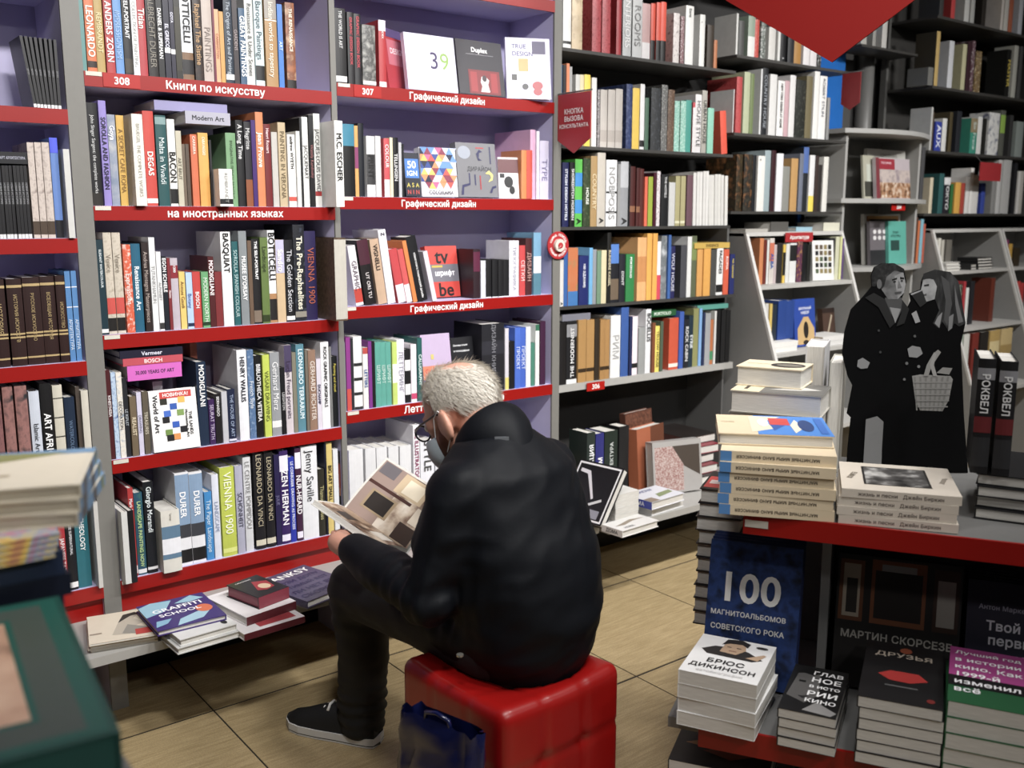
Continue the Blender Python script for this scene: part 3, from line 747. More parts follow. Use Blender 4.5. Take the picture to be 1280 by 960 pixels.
def flat_book(name, w, h, t, col, prints=(), spine='x0', sp_text=None, sp_col='f0f0f0', sp_bands=(), page=None, board=.0025, soft=False, text_flip=False, edge_col=None):
    """local frame: cover in xy (0..w, 0..h), thickness along z; spine on the side named"""
    cm = to_mat(col); b = board if not soft else .0008
    mb = MB().box(0, w, 0, h, 0, b).box(0, w, 0, h, t-b, t)
    e = .0025
    if spine == 'x0': mb.box(0, e, 0, h, b, t-b)
    if spine == 'x1': mb.box(w-e, w, 0, h, b, t-b)
    if spine == 'y0': mb.box(0, w, 0, e, b, t-b)
    if spine == 'y1': mb.box(0, w, h-e, h, b, t-b)
    o = mb.build(name, cm)
    g = .004 if not soft else .0006
    px0, px1, py0, py1 = (e if spine == 'x0' else g), w-(e if spine == 'x1' else g), (e if spine == 'y0' else g), h-(e if spine == 'y1' else g)
    MB().box(px0, px1, py0, py1, b, t-b).build('pages', page or PAGES, o)
    if prints: print_on(o, prints, lambda x, y, l: (x, y, t+l), w, h)
    if sp_text or sp_bands:
        if spine == 'y0': f = lambda u, v, l: (u, -l, v); L = w
        elif spine == 'x0': f = lambda u, v, l: (-l, h-u, v); L = h
        elif spine == 'x1': f = lambda u, v, l: (w+l, u, v); L = h
        else: f = lambda u, v, l: (w-u, h+l, v); L = w
        pr = [('r', a, .02, c_, .98, k) for a, c_, k in sp_bands]
        if sp_text: pr.append(('t', .5, .5, .5, sp_text, sp_col, {'len': .72, 'rot': 180 if text_flip else 0}))
        q = print_on(o, pr, f, L, t); q.name = 'spine_print'
    return o
def lie(name, BL, BR, TL, z, t, col, label, prints=(), cat='book', group=None, **k):
    """a book lying flat: BL, BR, TL are pixels of its top cover at height z+t"""
    a, b, c = atz(*BL, z+t), atz(*BR, z+t), atz(*TL, z+t)
    ex = (b-a); w = ex.length; ang = math.atan2(ex.y, ex.x); ey = Vector((-math.sin(ang), math.cos(ang), 0))
    h = abs((c-a).dot(ey))
    o = flat_book(name, w, h, t, col, prints, **k); o.location = (a.x, a.y, z); o.rotation_euler.z = ang
    return tag(o, label, cat, group)
def face_out(name, pxl, pxr, ptop, z0, Y, t, col, label, prints=(), tilt=10, yaw=0, w=None, cat='book', group=None, **k):
    """a book standing with its cover to the aisle, leaning back; pixels at the foot of the cover"""
    def X(px):
        y = 480.
        for _ in range(4):
            x = aty(px, y, Y).x; v = Vector((x, Y, z0))-EYE; y = 480-FPX*v.dot(UPV)/v.dot(FWD)
        return x
    x0, x1 = X(pxl), X(pxr); w = w or (x1-x0)
    hz = aty((pxl+pxr)/2, ptop, Y+.03).z-z0; h = hz/math.cos(math.radians(tilt))
    o = flat_book(name, w, h, t, col, prints, **k)
    rx = math.radians(90-tilt)
    R = Matrix.Rotation(math.radians(yaw), 4, 'Z') @ Matrix.Rotation(rx, 4, 'X')
    # foot of the cover (z=t) sits at Y, back foot behind it; lowest edge on the shelf
    off = R @ Vector((0, 0, t)); low = min(0, off.z)
    o.matrix_world = Matrix.Translation(Vector((x0, Y, z0-low+.0005)) - Vector((off.x, off.y, 0))) @ R
    return tag(o, label, cat, group)

D = 'design_book'
GN = 'design books on bookcase 307'
def PN(s): return 'the thin grey upright, '+s
shelf_row(D, ZN[1], """
421 436 10 1b1b1d|THE WORLD IS ART|d0d0d0|s=.6 t=.72 tl=.5 b=.02,.1,cfcfcf
437 445 15 1f1f22|GRAPHIC DESIGN BOOK|c83a4a|s=.4 t=.6
445.4 454 17 1f1f22|GRAPHIC DESIGN BOOK|c83a4a|s=.4 t=.6
455.5 472 31 a3a29b|||m=4a4a48,b8b7b0 ms=28 b=.02,.08,e0e0dc
476 485 25 b42a30|INDEX|f4e0e0|t=.8 tl=.15 b=.84,1,d8d0dc b2=.0,.08,e6e0e0
""", PN('the shelf numbered 307'), GN)
face_out(D, 487, 508, 38, ZN[1], YF+.03, .028, 'b5323c', 'red design book turned half out beside the white 39 cover', [('r', .12, .40, .9, .82, 'c86a78'), ('t', .5, .64, .09, 'DESIGN', 'f2d8dc'), ('r', 0, .86, 1, 1, '5a4a78')], tilt=8, yaw=28, w=.16, group=GN)
face_out(D, 511, 573, 46, ZN[1], YF+.012, .02, 'd6d4ea', 'white face-out book with a large 39 on its cover',
         [('t', .56, .55, .30, '3', '3a2a5c', {'bold': 0}), ('t', .77, .55, .30, '9', '8ab04a', {'bold': 0})], tilt=9, group=GN)
face_out(D, 575, 632, 54, ZN[1], YF+.012, .028, '26222c', 'charcoal face-out book with a red stage picture on its cover',
         [('t', .5, .83, .085, 'Duplex', 'f2f0f2', {'len': .5}), ('r', .2, .74, .8, .745, 'b8b4bc'), ('r', .22, .02, .9, .46, '7c1620'), ('r', .26, .06, .4, .42, '9c2028'), ('r', .7, .06, .84, .42, '9c2028'),
          ('p', [(.46, .06), (.66, .06), (.63, .2), (.66, .28), (.58, .36), (.5, .34), (.47, .24), (.5, .16)], 'e0d6d8'), ('e', .56, .31, .05, .06, '3a2a30')], tilt=9, group=GN)
face_out(D, 634, 664, 50, ZN[1], YF+.02, .018, 'd3cfe4', 'pale lavender book angled towards the empty shelf corner',
         [('t', .3, .86, .07, 'TRUE', '4a4a7a', {'len': .5}), ('t', .38, .74, .07, 'DESIGN', '4a4a7a', {'len': .6}), ('r', .28, .45, .5, .66, 'b09a4a'), ('r', .6, .74, .9, .95, '3c2f5e'), ('r', .12, .3, .24, .4, '222222'), ('e', .7, .22, .12, .07, 'a82430'), ('e', .7, .12, .1, .06, 'a82430'), ('e', .42, .2, .07, .05, '1c1c20')], tilt=9, yaw=-24, w=.165, group=GN)
shelf_row(D, ZN[2], """
430 446 155 2f7f9a|||b=.0,.7,141416 y=.0
446.4 451 157 d89a4a|||b=.4,.7,8a3a6a
451.5 458.5 154 161a22||
461 471.5 170 cfcfcf|PRINT|222222|b=.1,.7,3a3a3c b2=.05,.2,e0e0e0
472 479 170 c9c9c9||
482 489 173 c84850|COLOUR|f2dada|t=.7 b=.0,.3,e0d8d8
489.3 493 172 e0d6b0||
493.4 500 172 17171a|TELLINGEN|d8d8d8|
500.3 504 178 b8b8bc||
504.3 507.6 180 1c1c20||
""", PN('second shelf of bookcase 307'), GN)
tri = []
tc_ = ['2f4a94', 'd8483c', 'e6b84a', 'efe6ea', '1d2440', 'c85a8a', '5f8fd0', 'e08a50', '8a2f4a', 'b8c4e0']
rng = random.Random(3)
for r_ in range(6):
    for c_ in range(10):
        x = c_*.1; y = .16+r_*.14; up = (r_+c_) % 2
        p_ = [(x-.1, y), (x+.1, y), (x, y+.14)] if up else [(x-.1, y+.14), (x, y), (x+.1, y+.14)]
        tri.append(('p', [(min(1, max(0, q[0])), q[1]) for q in p_], rng.choice(tc_)))
face_out(D, 508, 527, 193, ZN[2], YF+.01, .03, '1c2030', 'small dark face-out book with a blue lettered panel',
         [('r', .05, .42, .95, .86, '3a78c8'), ('t', .5, .73, .16, '50', 'f4f4f6', {'len': .6}), ('t', .5, .53, .14, 'IGN', 'f4f4f6', {'len': .7}), ('t', .5, .26, .1, 'A S A', 'c8b83a', {'len': .8}), ('t', .5, .1, .1, 'N I N', 'c8443a', {'len': .8})], tilt=7, group=GN)
face_out(D, 528, 573, 187, ZN[2], YF+.008, .03, 'e4e2ea', 'face-out book covered in coloured triangles', tri+[('t', .5, .08, .075, 'COLORAMA', '3a3a40', {'len': .85})], tilt=7, group=GN)
face_out(D, 574, 623, 181, ZN[2], YF+.012, .034, '77777c', 'grey face-out book with scattered coloured strokes',
         [('e', .2, .82, .16, .12, '9aa0ae'), ('t', .56, .52, .075, 'ДИРАЙОН', '3f3f44', {'len': .8}), ('r', .5, .9, .7, .92, 'b8343c'), ('r', .84, .62, .87, .94, '34345e'), ('r', .28, .24, .31, .44, '34345e'), ('r', .42, .22, .45, .42, '34345e'), ('r', .55, .14, .58, .4, 'a8343c'),
          ('p', [(.7, .44), (.8, .5), (.9, .42), (.88, .32), (.76, .28), (.84, .36), (.82, .42)], 'd8cc6a'), ('p', [(.5, .8), (.58, .88), (.66, .84), (.58, .82), (.56, .72), (.64, .68), (.54, .68)], '34345e'), ('p', [(.06, .04), (.1, .22), (.3, .26), (.3, .22), (.14, .18), (.12, .04)], '34345e'), ('p', [(.78, .08), (.86, .2), (.96, .22), (.96, .18), (.88, .16), (.84, .08)], '34345e')], tilt=7, group=GN)
face_out(D, 624, 650, 198, ZN[2], YF+.02, .012, 'd9d5d8', 'small white face-out book with black blots beside the pink cover', [('r', .0, .62, 1, .95, '6a3c40'), ('e', .5, .4, .22, .14, '18181c'), ('e', .66, .2, .14, .1, '18181c'), ('r', .08, .5, .3, .6, '222226')], tilt=6, yaw=-14, w=.080, group=GN)
shelf_row(D, ZN[2], """
650.5 657 188 d88040|||y=.012
657.3 664.5 188 cf4a38|||y=.01
665 671.5 162 d9a8c8|||d=.22
672 675.5 164 e8e0ee||
676 687 176 cfc9e2|TYPE|8a84a8|w=0
""", 'the spotted white cover, second 307 shelf', GN)
shelf_row(D, ZN[3], """
447 456.5 307 e0dce0|GRAPHIC|5a4a5a|w=0 b=.05,.28,c03a2c l=-8
458.5 472 300 1b1719|UT ORI TU|c8c0c0|t=.3 tl=.4 b=.62,1,4a2030 l=-8
475 486 299 c0a083|VIGNELLI|2c221c|t=.72 tl=.4 l=-8
487.5 497 287 e4e2ea|Z|333344|t=.94 tl=.05 l=-8
499.5 509.5 311 c23a40||f0e0e0|b=.0,.34,dcd0d8 l=-11
510 517 311 cc4c4c||f0e0e0|b=.0,.34,e2d8de l=-11
518 523 300 d87a2c|||l=-11.5 d=.10
523.5 536 295 16161a|НОВАЯ КНИГА ГРАФИЧЕСКИЙ ДИЗАЙН|f0f0f0|s=.35 t=.4 tl=.7 l=-12 d=.10
540 545.5 313 cfcbd8|||l=-12.5 d=.07 y=.01
""", PN('third shelf of bookcase 307'), GN)
face_out(D, 537, 576, 309, ZN[3], YF+.085, .03, 'cc3426', 'red face-out book lettered in huge black type', [('r', 0, .3, 1, .64, '6f6d76'), ('t', .5, .8, .27, 'tv', '1a1416', {'len': .86}), ('t', .56, .47, .10, 'шрифт', 'f2f0f4', {'len': .72}), ('r', .16, .58, .5, .62, 'c8a82c'), ('t', .56, .15, .25, 'be', '1a1416', {'len': .76})], tilt=9, group=GN)
lie(D, (540, 372), (580, 369), (541, 366), ZN[3]+.0005, .008, '3a94b4', 'thin blue book lying under the huge black lettered cover', group=GN) if False else None
shelf_row(D, ZN[3], """
594 602.5 312 2c1a22|||b=.55,.95,5e1f3c
603 609 326 cfd2dc||
609.4 616.5 325 19191c||e0e0e0|b=.0,.02,e0e0e0
616.9 624 325 19191c||e0e0e0|b=.0,.02,e0e0e0
624.4 631.4 325 19191c||e0e0e0|b=.0,.02,e0e0e0
631.8 638.4 325 19191c||e0e0e0|b=.0,.02,e0e0e0
639 651 301 dedce4|ТИПОГРАФИКА|a0a0b0|w=0
651.5 658.8 307 c83a3c|СЕТКИ|f0d8d8|w=0
659.2 667 298 4a1e22|ДИЗАЙН|c89a90|w=0
669 678.5 291 6fa3c4|||b=.35,.62,dfe3ea b2=.0,.35,4f8094
""", 'the huge lettered cover, third 307 shelf', GN)
b_ = upright_book(D, aty(628, 370, YF+.05).x, aty(635, 370, YF+.05).x, ZN[3]+.0925, .145, .16, '1d1c20', YF+.045, None, bands=((0, 1, 'd8c22c'),)) if False else None
shelf_row(D, ZN[4], """
432 435 428 8a8a90||
435.4 441 422 8c2f86|||b=.0,.3,c8443a
441.3 444.8 424 2a2a30||
445 455.5 421 dcdcdc|||b=.0,.04,2c2c2c b2=.2,.24,2c2c2c b3=.4,.44,2c2c2c b4=.6,.64,2c2c2c
456 462.3 435 e0dcd8|LETTERS|2a5a9a|b=.9,1,b8443c
462.6 467 427 7a2c86||
467.3 471 427 17171a||
471.5 478.3 428 4f9f90|ШРИФТ|cfe8e0|w=0
478.6 485.2 428 4f9f90|ШРИФТ|cfe8e0|w=0
485.5 492 428 4f9f90|ШРИФТ|cfe8e0|w=0
493 499 428 b9cf5a|||b=.35,.65,eef2e0
499.4 508.5 425 e2e0e8|ЛЕТТЕРИНГ|9a98a8|w=0
509 516 437 18181c|||b=.15,.35,e0e0e0 b2=.6,.8,e0e0e0
516.6 523.6 431 e4dce4||b03a6a|b=.05,.15,c83a6a
524 530 423 1f5a58|CALLIGRAPHY|d0e6e0|
""", PN('fourth shelf of bookcase 307'), GN)
face_out(D, 532, 568, 418, ZN[4], YF+.03, .02, 'b9a4c4', 'lavender face-out book with an orange lettered band above the reader', [('r', 0, .28, 1, .5, 'd07a5a'), ('t', .5, .42, .08, 'Communist', 'c84a3a', {'len': .85}), ('r', 0, 0, 1, .28, '4a5a94'), ('r', .3, .6, .4, .68, 'c8b860')], tilt=8, group=GN)
face_out(D, 569, 596, 422, ZN[4], YF+.03, .022, '18181d', 'black face-out book with white lines of lettering above the reader', [('t', .42, .86, .06, 'Основы стиля', 'e8e8ec', {'len': .66}), ('t', .46, .76, .06, 'в типографике', 'e8e8ec', {'len': .72})], tilt=8, group=GN)
shelf_row(D, ZN[4], """
604 632 405 202026|ДИЗАЙН КНИГИ|8a8a92|w=0 s=.18 t=.6 b=.55,.75,2c2c34
632.4 637 411 c8c4cc|||b=.0,.2,d8c860
637.4 644.4 427 17171a||
645 651.8 410 4068c8|ПРОЕКТ|d8e2f8|w=0
652 659 410 3a60c0|ПРОЕКТ|d8e2f8|w=0
659.6 665.4 409 dfe2e6||
665.6 670.4 429 3f7f6c||
670.8 675.6 406 e2e4e0|||b=.9,1,2f6a50
677 683.6 402 3f1a3a||
""", 'the black face-out cover, fourth 307 shelf', GN)
shelf_row(D, ZN[5], """
440 457.5 563 d8d8da|||d=.2
459.5 472.5 561 d6d6d8|||d=.2
474 487 560 d8d8da|||d=.2
489 501.5 559 d6d6d8|||d=.2
503 517 558 d8d8da|||d=.2
519.5 527.5 532 e2e0e4|THE ILLUSTRATOR|8a2a5a|s=.8 t=.62 tl=.7
528 545 536 dcdce2|STYLE|444444|s=.5 t=.6
546 566 540 d4d4da||
570 590 545 c8c8d0||
592 612 538 b0a0c0||
614 640 540 8a90b0||
644 668 548 d0d0d6||
""", PN('lowest shelf of bookcase 307'), GN)
# ------------------------------------------------------------------ bookcase 306, the interiors bookcases, the bookcase of sets
I = 'interior_book'
GP = 'interior and architecture books on bookcase 306'
def PP(s): return 'the call-button upright, '+s
YPf = YF+.006
shelf_row(I, ZP[1], """
706 716 -30 dcdcd8||555555|b=.06,.1,333333
717 730 -34 c0a882|||m=cdb894,9c8462 ms=20
743 754 -26 9c2830|||m=b84a50,8a2028
755 765.5 -24 9c2830|||m=b84a50,8a2028
772 778 -18 a82c34||
780 790.5 -14 b9bcbc|INTERIORS|f0f0f0|w=0
792 804 -8 c2c4c4|ROOMS|8a8a8a|w=0
805 815 4 c09a98|||b=.0,.3,d8d4d4
815.5 821 4 d8482c|||b=.0,.35,141414
821.5 827.5 3 d8482c|||b=.0,.35,141414
828 834.5 2 d8482c|||b=.0,.35,141414
844 851.5 16 c4bcb8|||m=d4ccc8,8a7f7c
852.5 857 20 5a3438|||m=7a5054,e0d8d8 ms=160
858 868 7 d8d8d4|Dorts|333333|t=.88 tl=.15
876 882.5 18 d4d4d0|.|222222|t=.85 tl=.05
885 893 31 3a3026||
893.5 897.5 50 b06a3a||
""", PP('top shelf of bookcase 306'), GP, lim=(2.4415, 3.429), Y0=YPf)
shelf_row(I, ZP[2], """
701.5 705 80 2c4a6a||
705.4 709 81 26262a||
709.4 713.2 79 d07a4c||
713.6 717 83 9a9a98||
721 726.5 93 b9b9b4||
727 732 93 c9bc94||
732.5 740 93 e0c428||
741 747 97 d4d4d2||
748 751 112 e0dcdc||333333|m=3a3030,e6e2e2 ms=200
752 760.5 112 b9b2aa|||b=.1,.3,a9a098
761.3 770.3 112 b9b2aa|||b=.1,.3,a9a098
771.2 780 111 b9b2aa|||b=.1,.3,a9a098
784 791.5 105 22315e|||m=2c3c6a,5a6890
792 800.6 110 e0bc30|||
801 806.5 105 dcdcdc|||b=.04,.14,222222
808 813 122 4a6a56||
815 827 110 3c3e40|||m=2e3032,50545a
828 835.5 106 7c7c7a|||m=5a5a58,b0b0ac ms=130
836.3 844.3 112 6e5644|||m=5e4636,9a8068 ms=130
845 851.5 126 6fb09c|||m=8fc8b6,d0e4dc ms=120
852 858.6 126 6fb09c|||m=8fc8b6,d0e4dc ms=120
859 866 125 3a9a8c||
866.6 869.4 128 c84a54|||b=.0,.9,e0dcdc
870 877.8 118 dcd8d8|HOUSE STYLE|555555|w=0
878.4 884.6 113 a8a49a|URBAN HOUSE|333333|w=0
885.3 892.8 135 84c4ac||
904 911.5 139 dc4a2c|||l=-6
""", PP('second shelf of bookcase 306'), GP, lim=(2.4415, 3.429), Y0=YPf)
shelf_row(I, ZP[3], """
704.5 712.5 203 1f2454|STYLISH DESIGN HOTELS|e8ecf6|s=.6
713.5 719.6 203 17171a|SHOREDITCH MODERN|e0e0e0|s=.6
721 730 199 4fb83c|A|151515|s=.6 t=.08 tl=.1 b=.2,.4,2f8ad0 b2=.6,.8,2f8ad0
730.5 739.3 198 3a4a2c|HOUSE|e8ece0|t=.45 tl=.25 m=2c3a22,5a6a44
740 748 195 a48450|COUNTRY|e0d0a8|w=0
748.5 758.5 191 b5aea2|A|222222|t=.08 tl=.1 s=.5
759.5 772.5 200 dcdcdc|NOBPOSIS|9a9a9a|s=.6 m=e2e2e2,cfcfcf b=.5,.53,222222 b2=.2,.23,222222
773 776.5 205 8a8a8a||
777 786.8 202 8a8c90|A|222222|t=.08 tl=.1 b=.6,1,b0b2b6
787 789 205 17171a||
789.4 796 208 4a1e1c||c8b090|b=.24,.34,8a5a3c
796.4 801 210 4a1e1c||c8b090|b=.24,.34,8a5a3c
801.4 806 211 54221e||
806.5 810.2 221 e06040||
811.5 817.2 221 98a81c||
818.4 821.8 216 4a1428||
822.2 826.4 214 e0d8da|||m=e0d8da,5a2030 ms=150
828 837 218 1b1c1e|THE HOTELS|d8d8d8|t=.75 tl=.4
838 845.8 228 c4c4c2||
846.2 852 220 a8a070|||b=.05,.1,d8d4b0
852.3 858.2 220 a8a070|||b=.05,.1,d8d4b0
860 867.3 219 6a4a54||
868 871.8 216 d4d2ce|||l=-1
872.1 875.7 215 d4d2ce|||l=-1
876 879.5 215 d8d6d2|||l=-1
879.8 883.2 214 d4d2ce|||l=-1
883.5 886.8 214 d8d6d2|||l=-1
887.5 891.2 219 cfcdc8|||l=-2
891.5 895.2 219 d4d2cc|||l=-2
895.5 899.2 218 cfcdc8|||l=-2
899.5 903.2 218 d4d2cc|||l=-2
903.5 907.2 219 cfcdc8|||l=-2
907.5 911.2 220 d8d6d0|||l=-2
""", PP('third shelf of bookcase 306'), GP, lim=(2.4415, 3.429), Y0=YPf, hmax=.288)
shelf_row(I, ZP[4], """
701 706.5 325 d4d0cc|A|222222|t=.06 tl=.06
707 712 309 2f62a8||
712.4 724.8 310 c87848|||m=c8703c,5a9a6a ms=14 b=.0,.25,3a78b8
725.2 737 320 1f2a6a|100 ЗДАНИЕ|e8ecf6|s=.5 t=.6 tl=.5
737.6 742 310 62a8d8||
742.4 747 312 8a9098||
747.4 752.6 314 6a8a70||
753 759.4 313 d0c49a||
759.8 764.6 291 1b1a18|RUNDERE KASSEL|c8bc9a|s=.6
765 775.2 304 1d1e24|||b=.66,.98,4a78c0 b2=.05,.4,6a5a48
776 783.4 318 22222a|DONT|c8c8c8|t=.5 tl=.3
784.6 795.2 318 1f7a3c|PORTFOLIO|f0f4f0|s=.5 t=.72 tl=.45
797.6 803.4 297 d8a060|||b=.3,.7,c08040
803.8 809.6 297 d8a060|||b=.3,.7,c08040
810 816.3 292 e0a030||
816.6 822.4 292 e0a030||
823 827.6 302 e0dcdc|||b=.0,.42,d03a50
828 835.2 295 8f9498|||m=6a7074,d0d4d8 ms=18
835.6 839 294 3a64a8||
839.4 845.6 308 2a2a5a|WOLF HOUSE|d8d8e8|w=0
852 859.4 307 4a4a50||9a9aa0|
860 865.3 296 dcdcda||
866 872.4 295 5c6448|||b=.6,.9,7a8a4a
873 880 311 d89a44||
880.4 889 311 e0a038||
889.6 896.4 312 4a4a48||
897 905 310 e4e4e2|FACADES|151515|s=.6 t=.7 tl=.5 b=.06,.22,202020
905.5 912 312 d8542c|ROMA|f4e0d8|t=.7 tl=.3
913 920 318 232c68|100 ЗДАНИЕ|d8c23a|s=.6 t=.65 tl=.5
""", PP('fourth shelf of bookcase 306'), GP, Y0=YPf, hmax=.288)
shelf_row(I, ZP[5], """
701 709.5 404 1b191a||
710.3 723 402 1d1d20|THE MODERNIST|e0e0e0|s=.35 up=1 b=.0,.07,dcdcdc b2=.75,.95,8a8a8e
724 734 400 b08444|||b=.16,.22,3a2a18
735 744.6 400 b08444|||b=.16,.22,3a2a18
745 750.8 399 33291d|||
751.2 757 400 a87c40|||b=.16,.22,3a2a18
757.4 763.4 400 a87c40|||b=.16,.22,3a2a18
765 777 395 dededc|РИМ|aaaaaa|w=0
777.5 787 384 33589c||
787.4 791 396 232a50||
791.4 799 396 e6d6de||b03a6a|w=0 b=.12,.2,222222
800 808.4 410 8f9190||
808.8 815.3 387 d8d8da|BOCELLIS|222222|s=.7 t=.72 tl=.45
816 819.6 404 7a4424||
820 825.4 408 e4d048|YELLOW HOUSE|222222|w=0
825.8 829.4 402 4a5a48||
838 849.6 398 c84a24|||b=.05,.12,e8d8cc
850 855.4 390 3a5cae||
855.8 861.6 400 22242c|ROCK CABIN|d8d8d8|
862 867.4 395 223440|EYRIE|d8e0e4|
868 874.6 386 8c8c54||
875 878.6 386 7aa8dc||
879 881.6 391 2c3456||
882 888.6 392 9c9ea2||
889 893 400 b86a34|||b=.1,.3,3a8a5a
893.4 895.8 389 d4d4d0||
896.2 901.6 388 181819||
902 907.4 388 1c1c1d||
907.8 913 388 181819||
""", PP('grey shelf stickered 306'), GP, Y0=YPf, hmax=.286)
# books laid on top of the rows of 308 and 306
def top_lie(kind, pxa, pya, pxb, Y, t, dep, col, label, group, text=None, tcol='f0f0f0', bands=(), yaw=0):
    a, b = aty(pxa, pya, Y), aty(pxb, pya, Y)
    o = flat_book(kind, b.x-a.x, dep, t, col, spine='y0', sp_text=text, sp_col=tcol, sp_bands=bands)
    o.location = (a.x, Y, a.z); o.rotation_euler.z = math.radians(yaw); return tag(o, label, 'book', group)
top_lie(A, 232, 154, 288, YF-.02, .035, .19, 'a5a3b2', 'grey art book lying across the tops of the orange spines', GM, 'Modern Art', '222228')
top_lie(A, 193, 137, 284, YF+.03, .028, .2, '8d88b4', 'lavender art book lying under the shelf numbered 308', GM)
top_lie(A, 160, 477, 228, YF+.0, .045, .22, 'd65cc0', 'bright pink art book lying on the fourth 308 shelf', GM, '30,000 YEARS OF ART', '3a2040')
top_lie(A, 154, 458.5, 229, YF+.0, .022, .22, 'c04452', 'thin rose red art book lying on the bright pink one', GM, 'BOSCH', 'f2dcdc')
top_lie(A, 150, 449, 229, YF+.0, .022, .22, '1c1a30', 'dark navy art book lying on top of the rose red one', GM, 'Vermeer', 'd8d8e8')
top_lie(I, 868, 311, 912, YF+.008, .024, .18, 'c8a43a', 'mustard yellow book lying across the row under the white sets', GP, 'EVIDENCE', '3a2c14')
top_lie(I, 811, 397, 845, YF+.03, .026, .2, '1f5a30', 'green book lying on the row of the grey 306 shelf', GP, 'PORTFOLIO', 'd8e8d8')
top_lie(I, 703, 402, 738, YF+.02, .026, .2, '7a7a86', 'slate grey book lying over the black spines by the call-button upright', GP)
top_lie(I, 872, 388, 910, YF+.02, .020, .2, '4f9a8c', 'pale teal book lying over the black spines at the cabinet end', GP)
# white book with coloured squares, face out on the fourth shelf of 308
face_out(A, 193, 251, 487, ZM[4], YF-.005, .03, 'e9e8e6', 'white face-out book with coloured squares and a red sticker',
         [('r', .22, .86, .9, .97, 'c8342c'), ('t', .56, .915, .055, 'НОВИНКА!', 'f6f0ee', {'len': .56})] +
         [('r', x, y, x+.15, y+.1, c) for x, y, c in ((.22, .76, '2a2a20'), (.6, .77, 'e0b040'), (.42, .67, '2a58b0'), (.28, .56, '3a6ac8'), (.56, .56, '7a9a4a'), (.24, .46, '1c1c20'), (.44, .37, '2a5ab8'), (.6, .28, '1c1c22'), (.28, .25, '6a8a3a'), (.44, .17, 'd88a3a'), (.3, .16, '1c1c1c'))] +
         [('t', .12, .62, .075, 'World of Art', '26262a', {'rot': -90, 'len': .8}), ('t', .84, .42, .05, 'THE LANDS', '26262a', {'rot': -90, 'len': .6}), ('t', .76, .42, .05, 'Movements in Art', '26262a', {'rot': -90, 'len': .6})], tilt=7, group=GM)
bk = upright_book(A, 1.0490, 1.0700, ZM[4]+.0005, .30, .125, 'c4694e', 2.990, None); w_ = upright_book(A, aty(196, 560, YF+.08).x, aty(208, 560, YF+.08).x, ZM[4]+.0005, aty(200, 478, YF+.08).z-ZM[4]+.004, .14, 'dddbe2', YF+.078, None); tag(w_, 'white art book upright behind the coloured squares cover, under the pink one', 'book', GM)
tag(bk, 'tall salmon art book standing behind the row on the fourth 308 shelf', 'book', GM)

GQ = 'interior albums beside the blue panel'
YQ = YF+.006
def PQ(s): return 'the blue-panel end, '+s
shelf_row(I, ZQ[1], """
918 924 16 c8c8c4||
925 932 26 4a4a48||
936 944.6 20 8a9a88|||b=.0,.5,d4d4d0
945.4 951 24 b83428|||m=b83428,d88a7a ms=140
953 959 28 d0d0cc|||m=2a3a2c,d0d4d0
963 971.4 34 c8c6c0||
973 976 38 d0d0cc||
977 984.6 40 19191b|A|d0d0d0|t=.12 tl=.06
986 994 44 26272a||
995 1003.6 50 a8782c||
1006 1014 48 d8d4d4||
1014.4 1022.6 52 d4d0d0||
1024 1028.6 60 2a2a2a|||m=2a2a2a,c8c8c8
""", PQ('top shelf of interior albums'), GQ, Y0=YQ, reverse=True, hmax=.306)
shelf_row(I, ZQ[2], """
906.5 911 118 5a5a58||
911.5 919 111 c8c8c6||
921 928 96 a82c30|||m=b84444,982428
930 937.6 90 a8b08c||
938.4 943 92 6a7a4a||
950 952 86 d0d0d0||
952.4 959.6 85 1e2024|COUNTRY HOUSE|9aa0a8|w=0
962 970.6 93 d0cfcc||
972 980.4 101 e0dfdc|NEW YORK DESIGN AT HOME|1c1c1c|s=.65 t=.55
980.8 986.4 101 c09aa0||
987 994 94 d4d2d0||
995 1007 100 2e302c|||m=22241f,4a4c44
1008 1015.6 95 6e6444||
1017 1023.4 84 e0dfdb||
1024 1033 95 e2e1de|ROBERT STILIN|1c2c4a|w=0 s=.5 t=.66 tl=.6
1034 1037.4 122 8a8a88||
""", PQ('second shelf of interior albums'), GQ, Y0=YQ, reverse=True, hmax=.306)
shelf_row(I, ZQ[3], """
921 928.4 193 4a3c22|||m=2c2416,8a5a2c ms=30
930 940.6 193 3f3a2e|||m=262420,8a5a2c ms=30
941 945 194 16181c||
947 955.8 195 dad8d2|.|1c1c1c|t=.93 tl=.04
956.2 963.6 188 8fa0a4||
964.2 969.8 188 35141c||c8a8b0|
970.4 978.6 192 d8d8dc||
979 987.6 208 85857f||
989.6 998 198 b88c4c|||
998.8 1003.8 192 6a7080||
1004.2 1010.6 184 22262c|||b=.6,1,4a68a8
1011.8 1018.2 194 d8d8d8|||b=.0,.28,e4cc2c
1019 1023 195 3a2c28||
1023.4 1028 206 2c2624||
1029 1035 196 dad8d0||
""", PQ('third shelf of interior albums'), GQ, Y0=YQ, reverse=True, hmax=.306)
KQ = 'books in the slanted display cabinet'
def PK(s): return 'the slanted side panel, '+s
